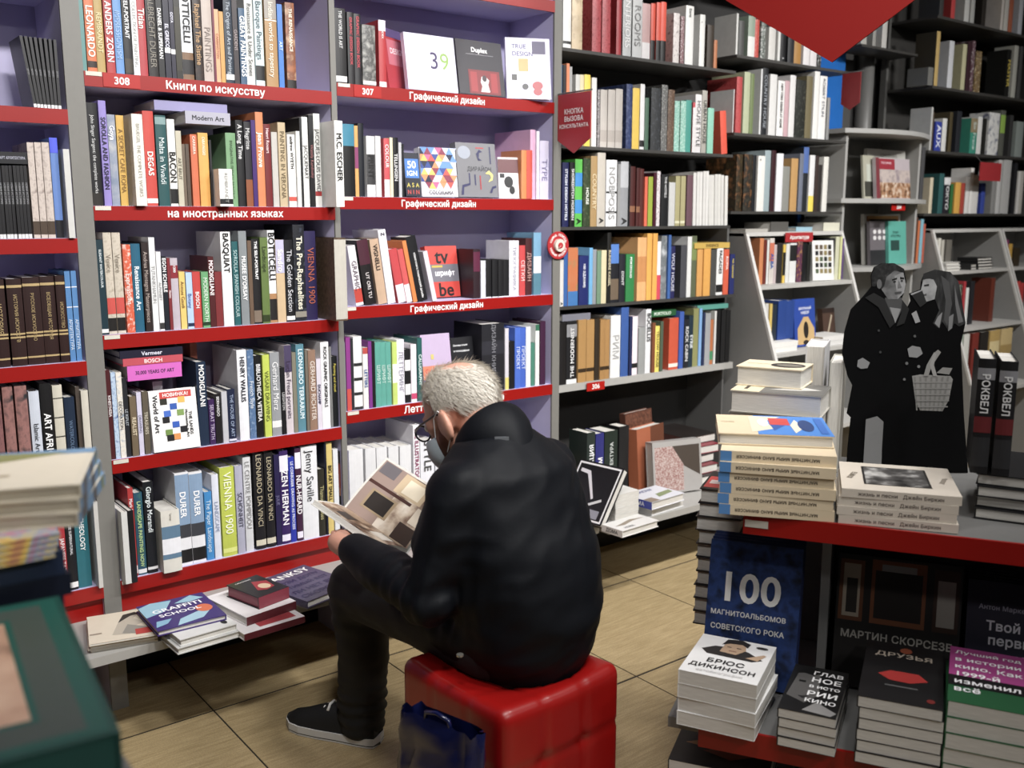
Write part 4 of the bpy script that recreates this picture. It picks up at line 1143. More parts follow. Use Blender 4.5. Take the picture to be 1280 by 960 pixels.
shelf_row(I, 1.141, """
950 955 298 c87a44||
955.5 959 300 6a2418||
959.6 962 300 d4d4d0||
962.3 968 298 c8c0b8|ALBA|2a5aa8|b=.5,.9,c86a4a
968.4 972 306 b8a8a8||
972.4 979 304 2a2828||
979.3 982.4 306 d8b42c|||b=.2,.8,222222
983 987.4 305 d0d0cc||
987.8 996 304 d4d4d2|||b=.55,.95,222222
996.6 1003 302 5a2c4a|||m=5a2c4a,b88a3a ms=60
1003.4 1009 304 18181a||
1009.4 1014 306 22221f||
1038 1044 298 26262a||
1044.4 1049 296 c8c8a8||
1049.4 1052 296 d0d090||
1052.4 1056 298 6a4c8a||
1056.4 1061 302 3a342c||
1061.4 1065 306 5a4434||
""", PK('upper signed cabinet shelf'), KQ, Y0=YF-.025, YP=YF-.03, depth=.14, hmax=.21)
face_out(I, 1016, 1036, 301, 1.141, YF-.02, .02, 'dddcd8', 'white face-out book with a grid of small pictures in the signed cabinet',
         [('r', .14+.2*i, .18+.15*j, .28+.2*i, .29+.15*j, random.choice(['2a2c28', '5a4a38', '8a7a4a', '4a5a3c', '1c1c20'])) for i in range(4) for j in range(5)], tilt=6, yaw=-14, w=.13, group=KQ)
shelf_row(I, .8903, """
958 962 380 c4c2bc||
962.4 965.6 380 d0b04c||
966 972 381 26303c||
973 983.6 376 24448c||
984 993.6 376 24448c||
""", PK('lower signed cabinet shelf'), KQ, Y0=YF-.10, YP=YF-.106, depth=.14, hmax=.24)
face_out(I, 994, 1020, 374, .844, YF-.11, .03, '2447a0', 'blue face-out book with a tan building cut-out in the signed cabinet',
         [('t', .52, .8, .07, 'ШКОЛЬНЫЙ', 'e8ecf4', {'len': .6}), ('t', .52, .71, .06, 'НАБОР', 'e8ecf4', {'len': .4}), ('p', [(.14, .04), (.14, .38), (.44, .62), (.66, .62), (.94, .36), (.94, .04)], 'c8a468'), ('e', .54, .34, .12, .18, '2a2420'), ('e', .52, .08, .13, .05, '2a2420')], tilt=6, group=KQ)
for i_, (x0, x1, yy, cc, lb) in enumerate(((960, 992, 431, 'dedcd6', 'white book lying at the foot of the blue volumes, lower one'), (960, 993, 424, 'e2e0da', 'white book lying at the foot of the blue volumes, upper one'), (1026, 1062, 428, 'd2d0cc', 'pale book lying beside the tan building cover, lower one'), (1027, 1058, 420, 'dcdad6', 'pale book lying beside the tan building cover, upper one'))):
    a, b = aty(x0, 435, YF-.15), aty(x1, 435, YF-.15); up_ = i_ % 2
    o = flat_book(I, b.x-a.x, .13, .022, cc, spine='y0'); o.location = (max(a.x, 3.5565), YF-.155, .8445+.0225*up_); tag(o, lb, 'book', KQ)
face_out(I, 1027, 1064, 402, .844+.0455, YF-.10, .05, 'b9b7b4', 'pale boxed book with a coloured top strip in the signed cabinet', [('r', 0, .8, 1, .97, '5a3a8a'), ('r', .3, .8, .6, .97, 'b8343c'), ('t', .5, .4, .08, 'BOX', '8a8884', {'len': .4})], tilt=2, group=KQ) if False else None
face_out(I, 1030, 1060, 385, .844, YF-.02, .03, '4a3428', 'brown face-out book leaning at the back of the signed cabinet', w=.10, prints=[('p', [(.3, .2), (.7, .8), (.8, .75), (.4, .15)], 'a89880'), ('r', .0, .85, 1, 1, '2a1c16')], tilt=8, group=KQ)
for k_, (x0, x1, cc, lb) in enumerate(((905, 934, 'a8a49c', 'grey book lying on the cabinet top under the interior albums'), (963, 985, '55534f', 'dark grey box lying on the cabinet top under the interior albums'), (995, 1015, '8fb4c4', 'pale blue book lying on the cabinet top under the interior albums'), (1029, 1049, 'd0cdb8', 'cream book lying on the cabinet top by the blue panel'))):
    a, b = aty(x0, 290, YF+.02), aty(x1, 290, YF+.02)
    o = flat_book(I, b.x-a.x, .16, (.014, .045, .02, .04)[k_], cc, spine='y0'); o.location = (a.x, YF+.02, 1.3785 if k_ else 1.104+.2); tag(o, lb, 'book', GQ)
    if k_ == 0: o.location = (3.56, YF+.02, 1.3785)

# curved unit: face-out albums
GU = 'albums in the curved display unit'
face_out(I, 1086, 1133, 188, 1.536, YF+.06, .02, 'b8b6ae', 'pale interior album lettered at the top in the curved unit', [('t', .55, .88, .07, 'ATMOSPHERE', '8a8880', {'len': .8}), ('r', .06, .02, .42, .78, '8f9080'), ('r', .1, .3, .3, .7, '6a7a6a'), ('r', .08, .04, .3, .22, '2c2a26')], tilt=6, group=GU)
face_out(I, 1096, 1138, 199, 1.536, YF+.0, .02, 'b4a8ac', 'interior album with a dining room picture in the curved unit', [('r', 0, 0, .1, 1, '7a3038'), ('r', .1, .72, .55, .98, '9a2434'), ('t', .3, .88, .05, 'THE INSPIRED', 'e0b8c0', {'len': .36}), ('r', .1, .02, 1, .4, MOT(['3a2218', 'a87a54', 'd8c8b4'], 40)), ('r', .1, .4, 1, .72, MOT(['8a7c84', 'c0b0a8', '6a5c68'], 14))], tilt=6, group=GU)
face_out(I, 1080, 1092, 195, 1.536, YF+.03, .012, 'a8a692', 'narrow grey album beside the dining room picture', [('r', .1, .05, .9, .4, '3a3a32'), ('r', .3, .4, .8, .8, 'b8bcae')], tilt=6, w=.10, group=GU)
fr_ = face_out('framed_album', 1081, 1126, 268, 1.196, YF+.07, .02, 'bcbab2', 'album with a wooden frame picture in the curved unit', [('r', .06, .04, .94, .96, '7a4a20'), ('r', .14, .1, .88, .9, '2c2620'), ('r', .1, .9, .94, .96, 'b8843c')], tilt=5, group=GU)
face_out(I, 1088, 1117, 277, 1.196, YF+.03, .018, '6a6468', 'grey album with rows of pale dots in the curved unit', [('e', .2+.2*i, .62+.14*j, .07, .05, 'd8d4d4') for i in range(4) for j in range(2)] + [('r', 0, 0, 1, .34, '2c2c2e')], tilt=5, group=GU)
face_out(I, 1111, 1133, 277, 1.196, YF+.01, .018, '4fa898', 'teal face-out book with a dark small picture in the curved unit', [('t', .4, .74, .05, 'ПОВАР', '1c3a34', {'len': .6}), ('t', .4, .66, .05, 'КУЛЬТУРЫ', '1c3a34', {'len': .7}), ('r', .12, .32, .6, .56, '2a4a44')], tilt=5, group=GU)
shelf_row(I, 1.196, """
1142 1145 272 5a3a2a||
1145.4 1148 276 c86a34||
1148.4 1152 274 7ab0c0||
1152.4 1155 280 b8543a||
""", 'the curved unit side panel', GU, Y0=YF+.02, YP=YF+.02, depth=.15)
shelf_row(I, 1.536, """
1149 1153.4 184 4a4a4c||
""", 'the side panel, upper shelf of the curved unit', GU, Y0=YF+.01, YP=YF+.01, depth=.18)

# far corner bookcase
GR = 'books in the far corner bookcase'
def PR(s): return 'the flat grey post, '+s
shelf_row(I, ZR[0], """
1176 1181 -20 3a3a3a||
1190 1195 -16 b83434||
1207 1213 -14 c0c0bc||
1214 1219 -12 a8a8a4||
1228 1233 -10 2c2824||
1252 1255 -8 d0c8c0||
1256 1261 -6 c8c4bc||
1262 1267 -4 b06040||
1274 1279 -2 c0c4cc||
""", PR('top far corner shelf'), GR, Y0=YQ, depth=.12)
shelf_row(I, ZR[1], """
1162 1168.5 84 6a6a66||
1169.5 1174 39 3a3428|||b=.0,1,b89a54
1186 1192 51 c4c6ca||
1203 1208 55 b8b48c||
1208.5 1213 53 3a2028||
1213.5 1217.6 51 5a3a44|||m=5a3a44,c8c0c0
1220 1227 64 b89858|||m=4a3420,d8c498 ms=80
1257 1262 62 1c1c1a|MASTER|d0b83a|
1266 1271 57 b0b0a6||
1273 1277 58 4a4a4a||
""", PR('second far corner shelf'), GR, Y0=YQ, depth=.12)  # the short grey first book stands in for a bookend
shelf_row(I, ZR[2], """
1162.4 1164.6 134 b8b8b4||
1165 1168 140 4a3c2c||
1170 1178 152 2f3f9a|AUX|d8dcec|b=.0,.98,2f3f9a
1178.6 1184 148 d0d0cc||
1187 1191 140 4a4028||
1196 1202 139 26282e||
1213 1221.4 148 2a8a74|Sir Frank|d8ece4|w=0 b=.6,1,8a7a5a
1222 1227.6 146 d4d4d0||
1229 1233 148 22221f||
1236 1249 141 d8d8d4|||m=d8d8d4,2c3a6a ms=30
1250 1256 138 5a5c54|||b=.5,.9,8ab03a
1262 1266 144 3a3a3a||
1270 1279 152 8a9490||
""", PR('third far corner shelf'), GR, Y0=YQ, depth=.12)
shelf_row(I, ZR[3], """
1163 1167 222 c8bca0||
1174 1180 217 2a5a5a||
1180.4 1188 222 27242c|TOKYO|d0d0d0|b=.8,1,d8d8d8
1188.4 1192 230 2a6a34||
1193.6 1200.6 228 d8a02c||
1201 1206 229 a83c2c||
1207 1211.6 221 d8d6d2||
1212 1215.6 210 e0deda||
1216 1223.6 219 d0ceca||
1227 1232 229 34489c||
1240 1245 224 8a8a88||
1246 1251 200 c0c0be||
1252 1262 200 b4b4b2||
1266 1270 204 26262a||
1271 1274 214 d4d2ce||
1275 1279 214 b8b4ac||
""", PR('fourth far corner shelf'), GR, Y0=YQ, depth=.12)
ro = MB().box(-.12, .12, -.004, 0, -.05, .05).build('hanging_sign', M('9c1c22', .45), loc=(aty(1232, 215, YF-.05).x, YF-.075, aty(1232, 215, YF-.05).z)); tag(ro, 'small dark red sign fixed to the far corner shelf', 'sign')
MB().tube([(-.08, 0, .04), (-.08, .06, .1)], .002, 6).build('bracket', M('8a8a88', .3, metal=.8), ro)
KR = 'books in the far slanted cabinets'
shelf_row(I, 1.149, """
1169 1172 300 c8c4b8||
1172.6 1176 298 d0ccc0||
1177 1180.4 300 b8b4a8||
1183 1190 300 6a665e||
""", 'the slanted side, half empty shelf', KR, lim=(5.136, 5.867), Y0=YF-.025, YP=YF-.03, depth=.12, hmax=.2)
for k_, (x0, x1, n_, cc, nm) in enumerate(((1183, 1200, 3, 'd6d4ce', 'white'), (1213, 1220.5, 2, '2c2c2c', 'black'), (1222, 1240, 4, '232323', 'black'))):
    a, b = aty(x0, 340, YF-.07), aty(x1, 340, YF-.07)
    for j in range(n_):
        o = flat_book(I, b.x-a.x, .12, .016, cc, spine='x0'); o.location = (a.x+.004*(j % 2), YF-.072+.003*j, 1.1495+.0165*j)
        tag(o, f'{nm} small book, {ordinal(j+1)} up in the {("white", "short black", "tall black")[k_]} pile of the half empty shelf', 'book', KR)
shelf_row(I, .844, """
1193 1197 358 5a2c5a||
1197.4 1202 356 3a4a3c|||m=3a4a3c,c8c0b0
1203 1206 352 b02c34||
1206.4 1210 360 d8d8d4||
1212 1217 352 26262a||
1238 1243 348 6a2c1c||
""", 'the slanted side, lower half empty cabinet shelf', KR, lim=(5.136, 5.867), Y0=YF-.10, YP=YF-.106, depth=.12, hmax=.28)
shelf_row(I, .50, """
1192 1197 400 3a3a36||
1198 1203 404 8a9a8a||
1204 1211 402 d0d0c8||
1214 1222 398 7a2a20||
1224 1234 396 2c2824||
1236 1248 400 b89850|||b=.2,.8,d8c48a
1250 1264 396 c8ae72|||b=.3,.7,a88a4a
""", 'the slanted side, lowest half empty cabinet shelf', KR, lim=(5.136, 5.867), Y0=YF-.19, YP=YF-.2, depth=.12, hmax=.31)
shelf_row(I, 1.149, """
1257 1261 300 8a3c6a||
1261.6 1266 305 c89a2c||
1268 1276 310 3a3020||
""", 'the slanted side, upper shelf of the last cabinet', KR, lim=(5.918, 6.64), Y0=YF-.025, YP=YF-.03, depth=.12, hmax=.2)
shelf_row(I, .844, """
1262 1269 356 8a8a80||
1270 1274 352 c83a34||
1274.6 1279 354 b83030||
""", 'the slanted side, lower shelf of the last cabinet', KR, lim=(5.918, 6.64), Y0=YF-.10, YP=YF-.106, depth=.12, hmax=.28)
# the deep wall shelf over the column
shelf_row(I, 2.30, """
1062 1066 40 8a4a3a||
1078 1085 30 b4b0a8||
1104 1110 22 c4c2bc||
1092 1096 34 9a9892||
""", 'the column side of the short wall shelf', 'books on the short wall shelf', Y0=2.96, YP=2.955, depth=.14)

# bookcase of matching sets
S_ = 'series_book'
GL = 'matching sets on the bookcase past the double upright'
shelf_row(S_, ZL[1], "\n".join(f"{43+4.4*k:.1f} {47+4.4*k:.1f} {45+.6*k:.1f} 18171a|SERIES|8a8a8e|w=0 l=-{max(0,7-k)} b=.0,.05,d8d8d8" for k in range(8)), PH('top shelf of sets'), GL, reverse=True)
o = upright_book(S_, .455, .50, ZL[1]+.0005, .27, .2, '1a1a1e', YF+.01, 'НОВЫЙ', 'c8c8d0', bands=((0, .34, 'b0421c'), (.7, 1, '4a5272'))); tag(o, 'thick black series book with an orange foot beside the leaning set', 'book', GL)
shelf_row(S_, ZL[2], "\n".join(f"{-4+4.6*k:.1f} {0.3+4.6*k:.1f} 207 18171a|НОВАЯ ИСТОРИЯ|a0a0a4|w=0 t=.62 tl=.5 b=.0,.06,d8d8d8" for k in range(10)) + """
43.6 52 178 b8aaa0||8f7f74|m=c8bab0,94847c b=.04,.18,4a3a2c
52.6 61 178 b8aaa0||8f7f74|m=c8bab0,94847c b=.04,.18,4a3a2c
61.6 71 178 b8aaa0||8f7f74|m=c8bab0,94847c b=.04,.18,4a3a2c
72 82 172 5f84c8|||b=.0,.18,1c1c22 b2=.85,1,4a5ae0
85 93 187 c4c4c0|||y=.02
""", PH('second shelf of sets'), GL, reverse=True)
top_lie(S_, -6, 204, 38, YF+.01, .03, .2, '14141a', 'black series book lying on the row of thin black spines', GL, 'АРТ АРХИТЕКТУРА', 'a8a8b8')
shelf_row(S_, ZL[3], "\n".join(f"{a} {b} {t} 2c1614|{x}|b49a64|w=0 t=.55 tl=.55 s=.35 b=.08,.1,b49a64 b2=.32,.34,b49a64 b3=.36,.38,b49a64 b4=.9,.93,b49a64" for a, b, t, x in ((-3, 15, 350, 'ИСТОРИЯ'), (17, 36, 349, 'ИСТОРИЯ ИСКУССТВ'), (37, 58.5, 347, 'РУССКОЕ ИСКУССТВО'), (59, 77, 346, 'ВСЕОБЩАЯ ИСТОРИЯ'), (77.5, 89, 345, 'ИСКУССТВО'))) + """
89.6 96.6 339.5 4a80b8|АРХИТЕКТУРА|d8e6f4|w=0 t=.3 tl=.4 b=.82,.83,e8e8f0 b2=.6,.61,e8e8f0
97.2 104 339 4a80b8|АРХИТЕКТУРА|d8e6f4|w=0 t=.3 tl=.4 b=.82,.83,e8e8f0 b2=.6,.61,e8e8f0
""", PH('third shelf of sets'), GL, reverse=True)
shelf_row(S_, ZL[4], """
-2 12 486 6a4448|||m=8a5a58,2c3034 ms=35
14 27 484 7a5450|||m=9a6a64,2c3034 ms=35
29 44 483 7a5450|||m=9a6a64,2c3034 ms=35
46 59 490 c4cbd8|Islamic Art|16181c|s=.5 w=0
60 74 480 151517|ART AFRICA|f0f0f0|s=.6 t=.45
75 87 482 c8c2b0|||b=.86,.87,3a3a34 b2=.66,.67,3a3a34 b3=.46,.47,3a3a34 b4=.24,.25,3a3a34
88 101 497 1a2a40|WATERCOLOUR|6a86a8|w=0 s=.35
103 108 484 4a4038|||
108.6 119 488 c9c3b4|||y=.01
""", PH('fourth shelf of sets'), GL, reverse=True)
shelf_row(S_, ZL[5], """
66 70 640 2f4a8c||
70.4 79 640 3f66b4|FASHION|d8e2f4|w=0 t=.7 b=.0,.25,16161c
79.4 87.6 645 b02430|JAPANESE TATTOOS|f4e4e4|s=.6 t=.4 tl=.6
88 99.6 640 16161b|JAPANESE SUPERNATURAL|d8d8dc|s=.35 t=.7 tl=.5 b=.03,.1,e8e8e8
100.2 117 632 1f6f7c|ARCHEOLOGY|eef4f4|s=.5 t=.7 tl=.5
121 126.5 625 c4c2bc|||y=.03
""", PH('lowest shelf of sets'), GL, reverse=True)
print('BOOKS', NBOOK[0])
# ------------------------------------------------------------------ things lying on the bottom ledges
ZK = .2945
GK = 'books lying on the bottom ledge of bookcase 308'
mg = empty('magazine', (0, 0, 0)); bpy.data.objects.remove(mg)
for k_ in range(5):
    tz = ZK+.0065*k_
    top = k_ == 4
    jx, jy = random.uniform(-3, 3), random.uniform(-2, 2)
    lie('magazine', (112+jx, 812+jy-2*k_), (196+jx, 798+jy-2*k_), (90+jx, 781+jy-2*k_), tz, .006, 'd8cbb4', f'cream magazine, {ordinal(k_+1)} up in the curled pile on the 308 ledge',
        [('p', [(.35, .2), (.5, .75), (.62, .9), (.8, .86), (.7, .7), (.86, .5), (.7, .4), (.62, .15)], 'b9ae9c'), ('p', [(.46, .6), (.55, .88), (.74, .93), (.82, .84), (.66, .8)], '3c3834'), ('p', [(.5, .2), (.6, .5), (.9, .3), (.8, .1)], '8f8a80'),
         ('r', .7, .08, .98, .28, 'b8322a'), ('r', .02, .3, .2, .34, '9a8a78')] if top else (), cat='magazine', group='magazines in the curled pile', soft=True, spine='x0')
lie(A, (222, 811), (305, 787), (200, 785), ZK, .018, 'c9c9c6', 'pale plastic wrapped art book under the white one on the ledge', group=GK, spine='x1')
lie(A, (225, 800), (296, 779.5), (235, 745), ZK+.0185, .02, 'd9d9d6', 'white art book under the purple lettered one on the ledge', [('e', .86, .12, .05, .05, '2c2c2c')], group=GK, spine='x1')
lie(A, (197, 789), (283, 768), (178, 757), ZK+.039, .016, '3a2470', 'purple and pale blue art book with white block lettering on the ledge',
    [('p', [(0, .5), (.3, .6), (.5, .95), (.2, 1), (0, .9)], '8fbcd0'), ('p', [(.3, .02), (.7, .1), (.95, .4), (.7, .35), (.4, .22)], '9cc4d6'), ('p', [(.5, .8), (.8, .98), (.95, .8), (.7, .75)], '8fbcd0'), ('p', [(.02, .1), (.2, .16), (.3, .3), (.08, .3)], '7fb0cc'), ('e', .82, .42, .12, .14, 'd8642c'),
     ('t', .5, .66, .13, 'GRAFFITI', 'f4f4f8', {'len': .75, 'rot': 3}), ('t', .48, .47, .13, 'SCHOOL', 'f4f4f8', {'len': .62, 'rot': 3})], group=GK, spine='x1')
lie(A, (305, 793), (381, 770), (286, 765), ZK, .02, 'dcd8d8', 'white and dark red art book lowest in the boxed pile on the ledge', [('r', .3, .1, .9, .5, 'a8343c')], group=GK, spine='y0', sp_bands=((0, 1, '5a1c24'),))
lie(A, (308, 772), (370, 751), (283, 738), ZK+.0205, .026, 'e0dcdc', 'white and dark red art book under the black box on the ledge', [('p', [(.4, .1), (.9, .2), (.95, .6), (.5, .4)], 'b02c34')], group=GK, spine='y0', sp_bands=((0, 1, '5a1c24'),))
lie('boxed_set', (323, 747), (361, 733), (287, 730), ZK+.047, .036, '1f1a20', 'black and red boxed set topped with a woman in red on the ledge',
    [('p', [(.3, .3), (.55, .75), (.9, .6), (.8, .25), (.5, .2)], 'a02430'), ('e', .62, .4, .16, .14, 'd8b894'), ('t', .42, .88, .08, 'CARAVAGGIO', 'e8e0e0', {'len': .5})], cat='box', spine='y0', sp_bands=((0, 1, '8c3444'),), page=M('8c3444', .4))
lie(A, (384, 752), (446, 727), (354, 715), ZK+.0155, .022, '4f4866', 'grey violet art book with stencilled white lettering on the ledge',
    [('t', .5, .86, .13, 'BANKSY', 'ecebe8', {'len': .86})] + [('t', .5, .66-.17*i, .11, w_, '2a2450', {'len': .86}) for i, w_ in enumerate(('ПОЗИ ДОПУ', 'СТИМЫЙ ЕСТ', 'ЛИ НЕТ ВЫ', 'СКОРО ОК'))], group=GK, spine='x0')
lie(A, (384, 757), (446, 732), (354, 720), ZK, .0145, '8a8a8c', 'grey art book under the stencilled one on the ledge', group=GK, spine='x0')

# bookcase 306, bottom ledge
GX = 'books on the bottom ledge of bookcase 306'
def up_row(data, z0, phrase, group):
    for l in data.strip().split('\n'):
        p = l.split('|'); a = p[0].split(); Y = float(a[3]); col = a[4]
        x0, x1 = aty(float(a[0]), float(a[5]), Y), aty(float(a[1]), float(a[5]), Y)
        hgt = aty((float(a[0])+float(a[1]))/2, float(a[2]), Y).z-z0
        o = upright_book('architecture_book', x0.x, x1.x, z0, hgt, float(p[3]), col, Y, p[1] or None, p[2] or 'f0f0f0', up=True, tsize=.5, tpos=.55, tlen=.6)
        tag(o, p[4], 'book', group)
up_row("""
734 744 541 2.78 26302c 580|КОЛЛЕКЦИЯ|f0f0f0|.11|dark green book with big white spine lettering on the 306 ledge
745 755 542 2.78 2a2c74 580|ДОМ|f0f0f0|.11|indigo spined book beside the dark green lettered one on the ledge
756 772 539 2.785 1d2a24 578|АРХИТЕКТУРА|c8ccc8|.11|thick blackish green book with small pale lettering on the ledge
774 786 533 2.81 1c1c1e 575|||.08|black book with grey page tops behind the thick green one
""", ZK, '', GX)
a_ = aty(716, 560, 2.72)
o = flat_book('architecture_book', .10, .17, .02, '8a7048', [('r', .1, .1, .9, .5, '4a3a28')]); o.matrix_world = Matrix.Translation((aty(704, 570, 2.80).x, 2.80, ZK)) @ Matrix.Rotation(math.radians(84), 4, 'X'); tag(o, 'small tan face-out book beside the call-button upright foot', 'book', GX)
o = flat_book('architecture_book', .05, .20, .02, '5a4a34', [('r', .1, .1, .9, .5, '2a221a')]); o.matrix_world = Matrix.Translation((aty(704, 540, 2.86).x, 2.865, ZK)) @ Matrix.Rotation(math.radians(84), 4, 'X'); tag(o, 'brown face-out book behind the small tan one on the ledge', 'book', GX)
def stand(name, pxl, py, Y, w, h, t, col, label, prints=(), tilt=8, yaw=0, z0=ZK, group=GX, **k):
    o = flat_book(name, w, h, t, col, prints, **k)
    R = Matrix.Rotation(math.radians(yaw), 4, 'Z') @ Matrix.Rotation(math.radians(90-tilt), 4, 'X')
    p = aty(pxl, py, Y); off = R @ Vector((0, 0, t)); low = min(0, off.z)
    o.matrix_world = Matrix.Translation(Vector((p.x, Y, z0-low+.0005)) - Vector((off.x, off.y, 0))) @ R
    return tag(o, label, 'book', group)
stand('architecture_book', 788, 560, 2.895, .19, .32, .03, '5a3426', 'large dark brown patterned book at the back of the 306 ledge', [('r', .02, .02, .98, .98, MOT(['4a2a1e', '7a4a34'], 90))], tilt=6, yaw=8)
stand('architecture_book', 799, 600, 2.81, .20, .27, .05, 'a85a34', 'thick orange brown book with a dark panel on the 306 ledge', [('r', .5, .5, 1, 1, '6a3a22'), ('t', .6, .6, .08, 'арх', 'c88a5a', {'len': .3})], tilt=4, yaw=10)
stand('architecture_book', 818, 615, 2.735, .24, .22, .055, 'a4a09c', 'patterned stone grey book with a brick red spine side on the ledge', [('r', .04, .04, .62, .9, MOT(['8a4a44', 'c8b8b0'], 150)), ('p', [(.4, .9), (.64, .5), (.96, .3), (.96, .9)], '4a4038')], tilt=7, yaw=-14, spine='y1')
# leaning black book by the reader's back
# its foot runs along the ledge, its back rests on the small white pile
bb_ = flat_book('architecture_book', .22, .24, .03, '0d0d10', [('r', .03, .03, .97, .97, 'e2e0e0'), ('r', .06, .06, .94, .94, '0b0b0e'), ('p', [(.12, .86), (.34, .84), (.62, .4), (.58, .38), (.3, .78), (.12, .8)], 'd0ccd0'), ('p', [(.55, .3), (.8, .42), (.82, .38), (.57, .26)], 'c8c8c8'), ('r', .6, .08, .86, .22, '8a8a94')])
ph_ = math.radians(97); tau_ = math.radians(55)
ux = Vector((-math.cos(ph_), -math.sin(ph_), 0)); nh = Vector((math.sin(ph_), -math.cos(ph_), 0)); uy = nh*math.cos(tau_)+Vector((0, 0, math.sin(tau_))); uz = ux.cross(uy)
fr_b = Vector((2.388, 2.547, ZK))-ux*.22
low_b = min((uz*-.03).z, 0)
mb_ = Matrix((ux, uy, uz)).transposed().to_4x4(); mb_.translation = fr_b-uz*.03+Vector((0, 0, -low_b+.0005)); bb_.matrix_world = mb_
tag(bb_, 'black book with a white border leaning by the reader back', 'book', GX)
def lz(px, py, w, h, t, rot, z, col, label, prints=(), group=GX, **k):
    p = atz(px, py, z+t); o = flat_book('architecture_book', w, h, t, col, prints, **k); o.location = (p.x, p.y, z); o.rotation_euler.z = math.radians(rot); return tag(o, label, 'book', group)
lz(778, 664, .20, .105, .026, 3, ZK, 'd6d4d0', 'white book lying at the front edge of the 306 ledge', [('p', [(.1, .5), (.6, .75), (.95, .6), (.6, .58), (.3, .42)], '8a7c6a'), ('t', .3, .2, .12, 'НОВА', '3a3a40', {'len': .5})], spine='x0', sp_text='ДОМА', sp_col='333338')
lz(815, 636, .20, .15, .03, 4, ZK, 'd0d0d0', 'pale book under the blue spined one on the 306 ledge', spine='x0')
lz(815, 628, .20, .15, .032, 4, ZK+.0305, 'cfd0d8', 'pale book with a blue spine lettered in white on the ledge', [('t', .45, .8, .14, 'SMOW', '2c3a7c', {'len': .7}), ('p', [(.4, .2), (.9, .3), (.95, .5), (.5, .45)], '7a8a5a'), ('r', .0, .0, .25, .3, '8a7a6a')], spine='x0', sp_text='ДОМА', sp_bands=((0, 1, '2c3a9a'),))
for k_ in range(4):
    o = flat_book('architecture_book', .125, .155, .026, 'd8d6d0', spine='y1', soft=True); o.location = (2.508+.002*(k_ % 2), 2.592, ZK+.0263*k_); tag(o, f'small white book, {ordinal(k_+1)} up in the little pile behind the leaning black one', 'book', GX)
for k_ in range(5):
    lz(857+2*(k_ % 2), 600-13*k_, .20, .26, .036, -4+3*(k_ % 3), ZK+.0365*k_, ('2a1c20', '7a1c2c', '1c1c20', '8a2434', '2a2422')[k_], f'{("dark brown", "dark red", "black", "crimson", "charcoal")[k_]} book, {ordinal(k_+1)} up in the pile at the end of the 306 ledge', spine='x0', sp_bands=((.1, .9, ('c8c0b8', '8a2838', '3a3a3e', 'b8b0b0', '5a3a34')[k_]),))

# ------------------------------------------------------------------ low red-edged book table
TO = C(.516, 2.083, 0); TA = -math.radians(22)
ex_ = C(math.cos(TA), math.sin(TA), 0); TYAW = math.atan2(ex_.y, ex_.x)
def T(a, b, z=0): return Vector((TO.x+a*math.cos(TYAW)-b*math.sin(TYAW), TO.y+a*math.sin(TYAW)+b*math.cos(TYAW), z))
def Tl(p): d = p-TO; return (d.x*math.cos(TYAW)+d.y*math.sin(TYAW), -d.x*math.sin(TYAW)+d.y*math.cos(TYAW))
tab = empty('book_table', (TO.x, TO.y, 0), TYAW); tag(tab, 'two tier display table with red shelf edges and grey panels', 'table')
TG = M('6e6d6b', .5, .05)
tt = MB().box(0, 1.35, 0, .62, .765, .80).build('top_board', TG, tab); MB().box(0, 1.35, -.008, 0, .755, .801).build('edge_strip', RED, tt)
MB().box(.004, .054, -.0098, -.008, .772, .788).build('price_tag', M('cfc9bb', .5), tt)
lt = MB().box(-.13, 1.35, -.125, .62, .325, .35).build('lower_shelf', TG, tab); MB().box(-.06, 1.35, -.133, -.125, .296, .3505).build('edge_strip', RED, lt)
bs = MB().box(-.16, 1.35, -.17, .62, .0, .12).build('base_board', M('4a4947', .5), tab)
MB().box(0, 1.35, .40, .42, .35, .765).build('back_panel', TG, tab)
MB().box(0, 1.35, .40, .42, .12, .325).build('back_panel', TG, tab)
for a_ in (.16, .78): MB().box(a_, a_+.02, .16, .40, .35, .765).build('divider', TG, tab)
for a_ in (.26, 1.3): MB().box(a_, a_+.02, .05, .40, .12, .325).build('support', TG, tab)

def pile(name, n, FL, FR, ztop, zbase, depth, cols, lab, group, prints=(), spine='y1', sp_text=None, sp_col='222222', sp_bands=(), jit=.004, page=None, soft=False, flip=True, cat='book', board=.0025):
    """a pile of alike books; FL, FR: pixels of the top cover's front edge at ztop"""
    a, b = atz(*FL, ztop), atz(*FR, ztop); e = b-a; w = e.length; ang = math.atan2(e.y, e.x)
    t = (ztop-zbase-.0004*n)/n; rr = random.Random(n*7+len(name)+int(FL[0]))
    for i in range(n):
        top = i == n-1
        o = flat_book(name, w, depth, t, cols[i % len(cols)], prints if top else (), spine=spine, sp_text=sp_text, sp_col=sp_col, sp_bands=sp_bands, page=page, soft=soft, text_flip=flip, board=board)
        o.location = (a.x+rr.uniform(-jit, jit), a.y+rr.uniform(-jit, jit), zbase+i*(t+.0004)+.0004); o.rotation_euler.z = ang+rr.uniform(-.02, .02)
        tag(o, f"{lab}, {'topmost' if top else ordinal(i+1)+' up'} of its pile", cat, group)
N_ = 'paperback_book'
H_ = 'hardcover_book'
GA = 'cream and blue books in the tall table pile'
